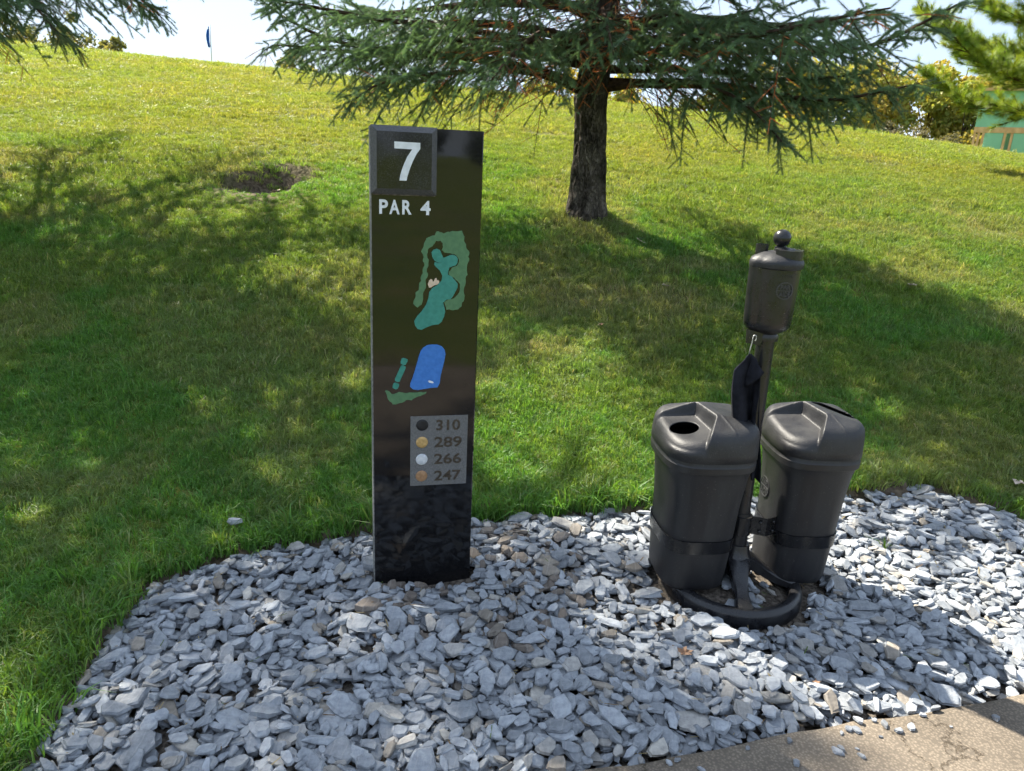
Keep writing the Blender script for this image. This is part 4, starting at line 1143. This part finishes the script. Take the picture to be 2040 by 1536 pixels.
for (u_, z_), m_ in zip(DISC, ('discblack', 'discgold', 'discwhite', 'disccopper')):
    prof = [(.0206, -.0005), (.0206, .0012), (.0196, .0022), (.011, .0026), (.0001, .0027)]
    a = np.linspace(0, 2 * math.pi, 28, endpoint=False)
    rings = [np.stack([u_ + r * np.cos(a), np.full(28, -.0012 - d), z_ + r * np.sin(a)], 1) for r, d in prof]
    auto_smooth(mesh('tee_disc', *loft(rings), M[m_], panel), 50)
for s_, x0, x1, z0, z1 in (('310', .2158, .2990, .5835, .6225), ('289', .2098, .3062, .5203, .5595), ('266', .2098, .3060, .4575, .4969), ('247', .2116, .3058, .3935, .4327)):
    text_part('digits', s_, x0, x1, z0, z1, -.0010, .0014, M['digit'], panel, .018)
# hairline scratch and dirt line under the tile
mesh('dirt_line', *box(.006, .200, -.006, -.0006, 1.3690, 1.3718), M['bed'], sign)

# ------------------------------------------------------------------ ball washer on its post
W = empty('ball_washer', (POST[0], POST[1], 0), 'black ball washer with round knob on a post with a ring base', 'ball washer')
# cast base: ring, four spokes, hub
B = Acc()
a = np.linspace(0, 2 * math.pi, 72, endpoint=False)
sec = [(.250, -.03), (.250, .010), (.245, .024), (.234, .032), (.220, .033), (.209, .028), (.204, .018), (.204, -.03)]
rings = [np.stack([r * np.cos(a), r * np.sin(a), np.full(72, z)], 1) for r, z in sec]
v, f = loft(rings, False, False); B.add((v, f))
for ang in (-94, -2, 86, 178):
    ca, sa = math.cos(R(ang)), math.sin(R(ang)); prof = [(.035, .135, .040, .050), (.07, .118, .034, .048), (.11, .085, .027, .042), (.155, .055, .024, .034), (.20, .040, .030, .03), (.225, .034, .036, .026)]
    rings = []
    for r, zt, hw, th in prof:
        cs = [(-hw, zt - th), (-hw, zt - .008), (-hw * .75, zt), (hw * .75, zt), (hw, zt - .008), (hw, zt - th)]
        rings.append(np.array([(r * ca - w_ * sa, r * sa + w_ * ca, z_) for w_, z_ in cs]))
    B.add(loft(rings))
B.add(lathe([(.060, .06), (.062, .10), (.054, .128), (.046, .142), (.043, .165), (.041, .172), (.030, .172)], 36))
auto_smooth(B.obj('base', M['metal'], W), 40)
TOPX = -0.012                                       # the post leans a hair to the left
def post_pt(z): return np.array([TOPX * z / 1.2, 0, z])
v, f = tube([post_pt(z) for z in (.16, .22, .30)], .0335, 28); auto_smooth(mesh('sleeve', v, f, M['metal'], W), 40)
v, f = tube([post_pt(z) for z in (.30, .6, .985)], [.0300, .0300, .0305], 28); auto_smooth(mesh('post', v, f, M['metal'], W), 40)
# washer body: round tank with a narrow lobe on its left
def body_plan(sc, lobe=1.0, n=64):
    a = np.linspace(0, 2 * math.pi, n, endpoint=False)
    r = .080 * np.ones(n)
    x, y = r * np.cos(a), r * np.sin(a)
    # lobe: second circle at left-rear
    lx, ly, lr = -.058, -.016, .036
    d = np.stack([np.cos(a), np.sin(a)], 1); c = np.array([lx, ly])
    bq = d @ c; disc = bq ** 2 - (c @ c - lr ** 2)
    rl = np.where(disc > 0, bq + np.sqrt(np.maximum(disc, 0)), 0)
    rr = np.maximum(r, rl * lobe)
    return np.stack([rr * np.cos(a) * sc, rr * np.sin(a) * sc], 1)
BX = TOPX * .9
rings = []
for z, sc in ((.968, .45), (.976, .62), (.985, .80), (.996, .90), (1.012, .935), (1.10, .965), (1.19, .985), (1.196, .985)):
    p = body_plan(sc); rings.append(np.stack([p[:, 0] + BX, p[:, 1], np.full(len(p), z)], 1))
tank = auto_smooth(mesh('washer_tank', *loft(rings), M['metal'], W), 30)
v, f = lathe([(.040, .945), (.042, .960), (.036, .972)], 28); auto_smooth(mesh('collar', v + np.array([BX, 0, 0]), f, M['metal'], W), 40)
rings = []
for z, sc in ((1.190, 1.0), (1.194, 1.055), (1.204, 1.075), (1.212, 1.07), (1.220, 1.02), (1.232, .80), (1.241, .55), (1.244, .30)):
    p = body_plan(sc, .94); rings.append(np.stack([p[:, 0] + BX, p[:, 1], np.full(len(p), z)], 1))
lid = auto_smooth(mesh('washer_lid', *loft(rings), M['lidplastic'], W), 35)
# raised half collar under the knob, a rolled lug behind, the knob itself
a = np.linspace(R(-150), R(60), 26)
inn = [(.030, 1.228), (.030, 1.252), (.052, 1.252), (.052, 1.214)]
rings = [np.stack([BX + .022 + r * np.cos(a), -.018 + r * np.sin(a), np.full(26, z)], 1) for r, z in inn]
v = np.concatenate(rings); f = [(i * 26 + j, i * 26 + j + 1, (i + 1) % 4 * 26 + j + 1, (i + 1) % 4 * 26 + j) for i in range(4) for j in range(25)] + [(0, 26, 52, 78), (103, 77, 51, 25)]
auto_smooth(mesh('collar_rim', v, f, M['metal'], lid), 30)
v, f = lathe([(.033, 1.236), (.033, 1.252), (.026, 1.256), (.0005, 1.257)], 30); auto_smooth(mesh('lid_boss', v + np.array([BX + .018, -.012, 0]), f, M['metal'], lid), 30)
a = np.linspace(R(30), R(300), 20)
rings = [np.stack([BX - .045 + r * np.cos(a), .022 + r * np.sin(a), np.full(20, z)], 1) for r, z in ((.020, 1.222), (.020, 1.262), (.023, 1.262), (.023, 1.222))]
v = np.concatenate(rings); f = [(i * 20 + j, i * 20 + j + 1, (i + 1) % 4 * 20 + j + 1, (i + 1) % 4 * 20 + j) for i in range(4) for j in range(19)]
auto_smooth(mesh('lug', v, f, M['metal'], lid), 30)
kp = [(.020, 1.238), (.0195, 1.258), (.0105, 1.261), (.0088, 1.264), (.0105, 1.267)]
c_, r_ = 1.286, .0285
for t in np.linspace(-58, 90, 16): kp.append((max(.0003, r_ * math.cos(R(t))), c_ + r_ * math.sin(R(t))))
v, f = lathe(kp, 36); auto_smooth(mesh('knob', v + np.array([BX + .006, 0, 0]), f, M['metal'], W), 50)
# emblem on the tank: ring, bar and lettering that follow the curve
def wrap_tank(o, zc, ang0, r):
    for vv in o.data.vertices:
        th = ang0 + vv.co.x / r; rr = r - vv.co.y
        vv.co = Vector((BX + rr * math.cos(th), rr * math.sin(th), zc + vv.co.z))
def emblem(parent, rad, d, mat, wrap=None):
    parts = []
    a = np.linspace(0, 2 * math.pi, 48, endpoint=False)
    rings = [np.stack([r * np.cos(a), np.full(48, y), r * np.sin(a)], 1) for r, y in ((rad, 0), (rad, -d), (rad * .88, -d), (rad * .88, 0))]
    v = np.concatenate(rings); f = [(i * 48 + j, i * 48 + (j + 1) % 48, (i + 1) * 48 + (j + 1) % 48, (i + 1) * 48 + j) for i in range(3) for j in range(48)]
    parts.append(mesh('emblem_ring', v, f, mat, parent))
    xb = np.linspace(-rad * .89, rad * .89, 14)
    rings = [np.stack([xb, np.full(14, y), np.full(14, z)], 1) for y, z in ((0, -.0012), (-d, -.0012), (-d, .0012), (0, .0012))]
    v = np.concatenate(rings); f = [(i * 14 + j, i * 14 + j + 1, (i + 1) * 14 + j + 1, (i + 1) * 14 + j) for i in range(3) for j in range(13)]
    parts.append(mesh('emblem_bar', v, f, mat, parent))
    parts.append(text_part('emblem_lettering', 'PAR', -rad * .56, rad * .56, rad * .16, rad * .66, 0, d, mat, parent, .015))
    parts.append(text_part('emblem_lettering', 'AIDE', -rad * .66, rad * .66, -rad * .66, -rad * .16, 0, d, mat, parent, .015))
    return parts
for o in emblem(tank, .0285, .0028, M['emblem']): wrap_tank(o, 1.125, R(-80), .0775)
o = text_part('embossed_lettering', 'WATER', -.022, .022, -.004, .004, 0, .0008, M['metal'], tank, .0); wrap_tank(o, 1.172, R(-80), .0785)
# towel hanger tab under the tank
v, f = prism([(-.075, .938), (-.028, .930), (-.022, .940), (-.020, .972), (-.078, .985)], -.004, .002); auto_smooth(mesh('hanger_tab', v + np.array([BX, -.03, 0]), f, M['metal'], W), 30)
# clamp between post and bins
K = Acc()
for ex, ey, s_ in ((.135, .045, 1), (-.075, -.01, -1)):
    pts = [(.030 * s_, -.012), (.060 * s_, -.020), (.085 * s_ if s_ > 0 else -.06, -.030 if s_ > 0 else -.03), (ex, ey - .045)]
    for zz in (.235,):
        front = np.array(pts); q = np.array([(x_, y_ + .004) for x_, y_ in pts])
        ring = np.concatenate([front, q[::-1]])
        K.add(loft([np.column_stack([ring, np.full(len(ring), z_)]) for z_ in (.215, .285)]))
K.add(lathe([(.0345, .212), (.0385, .214), (.0385, .286), (.0345, .288)], 30))
for x_, z_ in ((.062, .232), (.062, .268), (.115, .232), (.115, .268)): K.add((lathe([(.006, 0), (.006, .006), (.003, .009)], 10)[0] @ np.array([[1, 0, 0], [0, 0, 1], [0, -1, 0]]) + np.array([x_, -.020 - (.006 if x_ < .1 else -.008), z_]), lathe([(.006, 0), (.006, .006), (.003, .009)], 10)[1]))
auto_smooth(K.obj('clamp', M['strap'], W), 30)

# ------------------------------------------------------------------ litter bins
def splan(hw, hd, n=96, e=3.4):
    a = np.linspace(0, 2 * math.pi, n, endpoint=False)
    c, s = np.cos(a), np.sin(a)
    r = (np.abs(c) ** e + np.abs(s) ** e) ** (-1 / e)
    return np.stack([hw * r * c, hd * r * s], 1)

def litter_bin(label, xy, rz, hw, hd, opening, seed):
    root = empty('litter_bin', (xy[0], xy[1], 0), label, 'litter bin', 'black bins strapped to the ball washer post', rz)
    rings = []
    for z, kx, ky, oy in ((.022, .60, .66, .02), (.024, .68, .74, .02), (.034, .735, .79, .02), (.055, .755, .81, .018), (.15, .78, .835, .014), (.26, .805, .86, .008), (.36, .83, .885, .004), (.43, .87, .915, .002), (.475, .90, .94, 0), (.500, .95, .97, 0),
                          (.506, .975, .985, 0), (.508, 1.005, 1.005, 0), (.530, 1.012, 1.012, 0), (.535, .995, .995, 0), (.556, .985, .985, 0)):
        p = splan(hw * kx, hd * ky); rings.append(np.column_stack([p[:, 0], p[:, 1] + oy, np.full(len(p), z)]))
    body = auto_smooth(mesh('body', *loft(rings, True, False), M['plastic'], root), 28)
    # added shell, coloured near-black to imitate the shade inside the opening
    rings = [np.column_stack([splan(hw * k, hd * k), np.full(96, z)]) for z, k in ((.10, .66), (.45, .74), (.55, .80))]
    mesh('dark_shell', *loft(rings, True, False), M['dark'], body)
    # strap
    rings = []
    for z, d_ in ((.186, .001), (.186, .0055), (.236, .0055), (.236, .001)):
        t = (z - .15) / .11; kx, ky, oy = .78 + .025 * t, .835 + .025 * t, .014 - .006 * t
        p = splan(hw * kx + d_, hd * ky + d_); rings.append(np.column_stack([p[:, 0], p[:, 1] + oy, np.full(len(p), z)]))
    auto_smooth(mesh('strap', *loft(rings, False, False), M['strap'], root), 40)
    # lid: hipped cap with a sunk tray on its left half
    N = 121
    g = np.linspace(-1, 1, N); A_, B_ = np.meshgrid(g, g)
    e = 3.4
    nr = np.maximum(np.abs(A_), np.abs(B_)); den = (np.abs(A_) ** e + np.abs(B_) ** e) ** (1 / e) + 1e-9
    U, V_ = hw * 1.0 * A_ * nr / den, hd * 1.0 * B_ * nr / den
    rad = nr
    # openings: pull nearby vertices on to the outline, then drop the faces within
    if opening == 'round':
        oc, oa, ob, orot, oe = (-.090, -.040), .050, .046, 0, 2
    else:
        oc, oa, ob, orot, oe = (.072, .004), .082, .032, R(-48), 4
    def onorm(x, y):
        dx, dy = x - oc[0], y - oc[1]; c, s = math.cos(orot), math.sin(orot)
        lx, ly = dx * c + dy * s, -dx * s + dy * c
        return (np.abs(lx / oa) ** oe + np.abs(ly / ob) ** oe) ** (1 / oe)
    on = onorm(U, V_)
    near = np.abs(on - 1) < .055 * (.05 / min(oa, ob))
    U = np.where(near, oc[0] + (U - oc[0]) / on, U); V_ = np.where(near, oc[1] + (V_ - oc[1]) / on, V_)
    sr = np.clip((U - .01) / hw, 0, 2); sf_ = np.clip((-V_ - .075) / hd, 0, 2); sb_ = np.clip((V_ - .055) / hd, 0, 2); sl2 = np.clip((-U - .02) / hw, 0, 2)
    smax = ((sr * .42) ** 5 + (sf_ * 1.1) ** 5 + sb_ ** 5 + (sl2 * .8) ** 5 + 1e-9) ** .2
    zr = .690 - .075 * smax
    T = [(-.30, -.30), (-.075, -.215), (-.004, -.085), (-.022, .055), (-.30, .085)]
    ins = inside(U, V_, T); dd = edge_dist(U, V_, T) * np.where(ins, 1, -1)
    k = sstep(-.007, .007, dd)
    ztray = .628 + .02 * np.clip(V_ / hd, -1, 1) + .015 * np.clip((U + .1) / .1, -1, 1)
    zl = zr * (1 - k) + np.minimum(ztray, zr) * k
    crease = np.abs((U - .02) * .94 + (V_ + .075) * .30)                 # moulded rib running to the front
    zl = zl + .0025 * np.exp(-(crease / .004) ** 2) * (V_ < -.06) * (V_ > -.16)
    edge = np.clip((rad - .80) / .20, 0, 1)
    zl = np.minimum(zl, .690) - .040 * (1 - np.sqrt(np.maximum(0, 1 - edge ** 2.4)))
    zl = np.maximum(zl, .585)
    ids = np.arange(N * N).reshape(N, N)
    F = np.stack([ids[:-1, :-1], ids[:-1, 1:], ids[1:, 1:], ids[1:, :-1]], -1).reshape(-1, 4)
    cu, cv = U.ravel()[F].mean(1), V_.ravel()[F].mean(1)
    F = F[onorm(cu, cv) > 1.0]
    Vt = np.stack([U, V_, zl], -1).reshape(-1, 3)
    # skirt below the cap
    bd = np.concatenate([ids[0, :-1], ids[:-1, -1], ids[-1, :0:-1], ids[:0:-1, 0]])
    top_r = Vt[bd]
    low1 = top_r * [1.012, 1.012, 0] + [0, 0, .575]; low2 = top_r * [1.018, 1.018, 0] + [0, 0, .548]; low3 = top_r * [.99, .99, 0] + [0, 0, .546]
    nb = len(bd); b0 = len(Vt)
    Vt = np.concatenate([Vt, low1, low2, low3])
    FF = [tuple(q) for q in F]
    for lv in range(3):
        for j in range(nb):
            a_, b_ = (bd[j], bd[(j + 1) % nb]) if lv == 0 else (b0 + (lv - 1) * nb + j, b0 + (lv - 1) * nb + (j + 1) % nb)
            FF.append((b_, a_, b0 + lv * nb + j, b0 + lv * nb + (j + 1) % nb))
    lid = auto_smooth(mesh('lid', Vt, FF, M['lidplastic'], root), 80)
    sol = lid.modifiers.new('thickness', 'SOLIDIFY'); sol.thickness = .004; sol.offset = -1
    return root, body
litter_bin('left black litter bin with a round hole in its lid tray', (.692, 2.492), R(7), .163, .182, 'round', 1)
_, rb = litter_bin('right black litter bin with a long slot in its lid', (1.101, 2.562), R(4), .150, .170, 'slot', 2)
# moulded emblem on the flat inner side of the right bin
for o in emblem(rb, .040, .003, M['emblem']):
    for vv in o.data.vertices:
        x_, y_, z_ = vv.co; vv.co = Vector((-.150 * .832 + y_ - .0005, .035 - x_, .355 + z_))
    o.data.update()

# ------------------------------------------------------------------ towel on its hook
tw = empty('towel', (.80, 2.43, .955), 'navy blue towel hanging from a hook under the ball washer', 'towel')
nu, nv = 46, 60
tv = []
for j in range(nv):
    t = j / (nv - 1)
    z = -.045 - .445 * t
    xc = -.012 + .002 * math.sin(t * 5) + .066 * t ** 1.5
    wd = (.012 + .062 * sstep(0, .13, t)) * (1 - .45 * sstep(.35, 1, t)) + .006 * math.sin(t * 9)
    fold = sstep(.02, .3, t)
    for i in range(nu):
        u = i / (nu - 1) * 2 - 1
        ph = 1.2 * t
        x = xc + wd * (u * .78 + .26 * math.sin(u * 5.2 + ph * 2)) * (1 if u > -.6 else 1.05)
        y = .020 * fold * math.sin(u * 7.3 + 1.1 + ph) + .010 * math.sin(u * 13 + 3 * t) * fold - .016 * (1 - u * u) + .004 * t
        zz = z + .030 * (1 - t) ** 3 * -abs(u) - .020 * t * t * (u + .3 * math.sin(u * 6)) + (.012 * math.sin(u * 3 + 2) if t > .97 else 0)
        tv.append((x, y, zz))
tf = [(j * nu + i, j * nu + i + 1, (j + 1) * nu + i + 1, (j + 1) * nu + i) for j in range(nv - 1) for i in range(nu - 1)]
cl = mesh('cloth', tv, tf, M['towel'], tw, smooth=True)
sm = cl.modifiers.new('thickness', 'SOLIDIFY'); sm.thickness = .003
# turned-over top corner
cv_ = []
for j in range(14):
    t = j / 13
    for i in range(14):
        u = i / 13
        cv_.append((-.010 + .050 * u * t + .004 * math.sin(t * 6), -.020 - .018 * math.sin(u * 2.4) * t - .003 * t, -.045 - .115 * t + .055 * u * t))
cf = mesh('folded_corner', cv_, [(j * 14 + i, j * 14 + i + 1, (j + 1) * 14 + i + 1, (j + 1) * 14 + i) for j in range(13) for i in range(13)], M['towel'], tw, smooth=True)
cf.modifiers.new('thickness', 'SOLIDIFY').thickness = .003
hk = [(-.002 + .006 * math.cos(t), -.012, .006 + .010 * math.sin(t)) for t in np.linspace(-1.2, 3.6, 14)] + [(-.008, -.012, -.01), (-.012, -.014, -.03), (-.014, -.015, -.05)]
mesh('hook', *tube(hk, .0019, 8), M['steel'], tw, smooth=True)

# ------------------------------------------------------------------ flagstick on the green
fx, fy = -13.0, 33.0
fz = float(tz(fx, fy))
fl = empty('flagstick', (fx, fy, fz), 'blue flag hanging limp on a white stick at the hill crest', 'flag')
TOPZ = 6.05 - fz
mesh('stick', *tube([(0, 0, -.1), (.02, 0, TOPZ)], 0.024, 8), M['pole'], fl, smooth=True)
fv = []
for j in range(22):
    t = j / 21
    for i in range(14):
        u = i / 13
        fv.append((-.02 - .13 * u * math.sin(.35 + 2.2 * t) - .02 * math.sin(u * 9 + t * 3), .05 * math.sin(u * 11 + t * 4), TOPZ - .02 - .78 * t - .10 * u * (1 - t) - .06 * u))
mesh('flag_cloth', fv, [(j * 14 + i, j * 14 + i + 1, (j + 1) * 14 + i + 1, (j + 1) * 14 + i) for j in range(21) for i in range(13)], M['flag'], fl, smooth=True).modifiers.new('thickness', 'SOLIDIFY').thickness = .004

# ------------------------------------------------------------------ building under construction
hz = float(tz(26, 46)) - .1
H_ = empty('building', (25.55, 45, hz), 'green sheathed timber building under construction behind the pine', 'building', rz=R(-34))
def part(name, m_, *bxs):
    A2 = Acc()
    for b_ in bxs: A2.add(box(*b_))
    return A2.obj(name, M[m_], H_)
hb, ht = 4.02 - hz, 4.32 - hz          # underside and top of the header beam above the floor
part('upper_wall', 'sheath', (0, 9, 0, .2, ht, ht + 1.9))
part('header_beam', 'lumber', (-.02, 9.02, -.03, .22, hb, ht))
for x_ in (0, .20, .42): part('stud', 'lumber', (x_, x_ + .13, 0, .14, .05, hb))
part('lower_wall', 'sheath', (.66, 1.45, 0, .2, .05, hb))
part('stud', 'lumber', (1.47, 1.6, 0, .14, .05, hb)); part('stud', 'lumber', (1.80, 1.93, 0, .14, .05, hb))
part('lower_wall', 'sheath', (1.95, 3.1, 0, .2, .05, hb)); part('lower_wall', 'sheath', (3.12, 9, 0, .2, .05, hb))
part('footing', 'concrete', (-.1, 9.1, -.05, 5.2, -1.0, .05))
part('side_wall', 'sheath', (0.02, .2, .22, 5, ht, ht + 1.9)); part('rear_wall', 'sheath', (0.2, 9, 5, 5.15, .05, ht + 1.9))
part('roof', 'lumber', (-.2, 9.2, -.25, 5.4, ht + 1.9, ht + 2.05))
# white van parked beyond its corner
vx = empty('van', (26.85, 47.4, float(tz(27.5, 48))), 'white van partly hidden behind the left corner of the green building', 'van', rz=R(-30))
A2 = Acc(); prof = [(0, .35), (4.6, .35), (4.6, 1.9), (4.3, 2.05), (1.35, 2.05), (.65, 1.35), (.05, 1.15), (-.05, .7)]
A2.add(prism(prof, 0, 1.8, .04)); auto_smooth(A2.obj('body', M['vanwhite'], vx), 30)
v, f = prism([(.78, 1.36), (1.7, 1.36), (1.7, 1.92), (1.38, 1.92)], -.006, .01); mesh('side_window', v, f, M['glass'], vx)
for x_ in (.75, 3.7):
    a = np.linspace(0, 2 * math.pi, 24, endpoint=False)
    wr = [np.stack([x_ + r * np.cos(a), np.full(24, y_), .34 + r * np.sin(a)], 1) for r, y_ in ((.2, -.02), (.33, -.02), (.34, .02), (.34, .2))]
    mesh('wheel', *loft(wr), M['rubber'], vx)

# ------------------------------------------------------------------ fallen leaves
def fallen(label, x_, y_, size, mat, rz, z=None, seed=0):
    rnd = np.random.RandomState(seed); n = 18
    a = np.linspace(0, 2 * math.pi, n, endpoint=False)
    r = size * (.62 + .30 * np.cos(a * 5) + rnd.uniform(-.08, .08, n)); r = np.maximum(r, size * .3)
    v = [(0, 0, .004)] + [(rr * math.cos(t) * 1.2, rr * math.sin(t) * .8, .012 * rnd.rand() + .5 * rr * abs(math.cos(t)) * .4) for rr, t in zip(r, a)]
    f = [(0, 1 + i, 1 + (i + 1) % n) for i in range(n)]
    o = mesh('fallen_leaf', v, f, mat, None, loc=(x_, y_, (float(tz(x_, y_)) + .04) if z is None else z))
    o.rotation_euler = (rnd.normal(0, .2), rnd.normal(0, .2), rz)
    o.modifiers.new('thickness', 'SOLIDIFY').thickness = .0012
    tag(o, label, 'leaf', 'fallen leaves')
def bed_top(x_, y_): return float(hm[int((y_ - GY0) / RES), int((x_ - GX0) / RES)]) + .006
fallen('orange brown leaf on the gravel left of the ring base', .59, 2.02, .030, M['deadleaf'], .4, bed_top(.59, 2.02), 1)
fallen('small rusty leaf on the gravel near the cart path', .98, 1.93, .018, M['deadleaf'], 1.4, bed_top(.98, 1.93), 2)
fallen('pinkish grey leaf on the grass right below the spruce trunk', 1.03, 6.41, .05, M['paleleaf'], .2, None, 3)
fallen('pale leaf on the lawn midway between the trunk and the ball washer', 1.11, 5.54, .035, M['paleleaf'], 2.2, None, 4)
fallen('small brown leaf on the lawn just right of the sign', .57, 4.86, .024, M['deadleaf'], 1.2, None, 5)
fallen('pale leaf at the sunlit shadow edge far right on the lawn', 3.06, 5.78, .045, M['paleleaf'], .7, None, 6)
fallen('cream leaf at the right edge of the lawn beside the gravel', 2.46, 3.30, .040, M['paleleaf'], 2.0, None, 7)
fallen('curled pale leaf on the bare soil hollow left of the sign', -2.50, 7.80, .07, M['paleleaf'], 1.0, float(tz(-2.5, 7.8)) + .02, 8)
# a grass sprout that came up through the gravel
rg = np.random.RandomState(3)
v, f, b = tuft(9, .012, .04, .08, .004, .6)
sp = mesh('grass_sprout', v, f, leaf_mat('sprout', .5, .4, (1.2, 1.2, .5), fixed=(.10, .20, .03)), None, loc=(1.60, 2.80, bed_top(1.6, 2.8) - .01))
tag(sp, 'small green grass sprout growing through the gravel behind the right bin', 'grass')

# straw, needles and clippings blown over the stones
rl = np.random.RandomState(77)
LV, LF, LT_ = [], [], []
while len(LV) < 320 * 4:
    x_, y_ = rl.uniform(-1.2, 3.0), rl.uniform(1.4, 3.3)
    if not G_IN[int((y_ - GY0) / RES), int((x_ - GX0) / RES)]: continue
    z_ = bed_top(x_, y_) - .004; L_, w_ = rl.uniform(.008, .045), rl.uniform(.0008, .0022); t_ = rl.uniform(0, 6.28); sl = rl.normal(0, .25)
    d_ = np.array([math.cos(t_), math.sin(t_), sl]) * L_ / 2; n2_ = np.array([-math.sin(t_), math.cos(t_), 0]) * w_
    c0 = np.array([x_, y_, z_]); b_ = len(LV)
    LV += [c0 - d_ - n2_, c0 + d_ - n2_, c0 + d_ + n2_, c0 - d_ + n2_]; LF.append((b_, b_ + 1, b_ + 2, b_ + 3))
    cc = [(.36, .29, .16), (.22, .15, .08), (.14, .09, .05), (.10, .16, .04)][rl.choice(4, p=[.45, .25, .2, .1])]
    LT_ += [(*cc, 1)] * 4
tag(mesh('straw_litter', LV, LF, M['leaf'], None, attrs={'tint': ('FLOAT_COLOR', LT_)}), 'dry straw, needles and clippings scattered over the slate gravel', 'litter', kind='stuff')
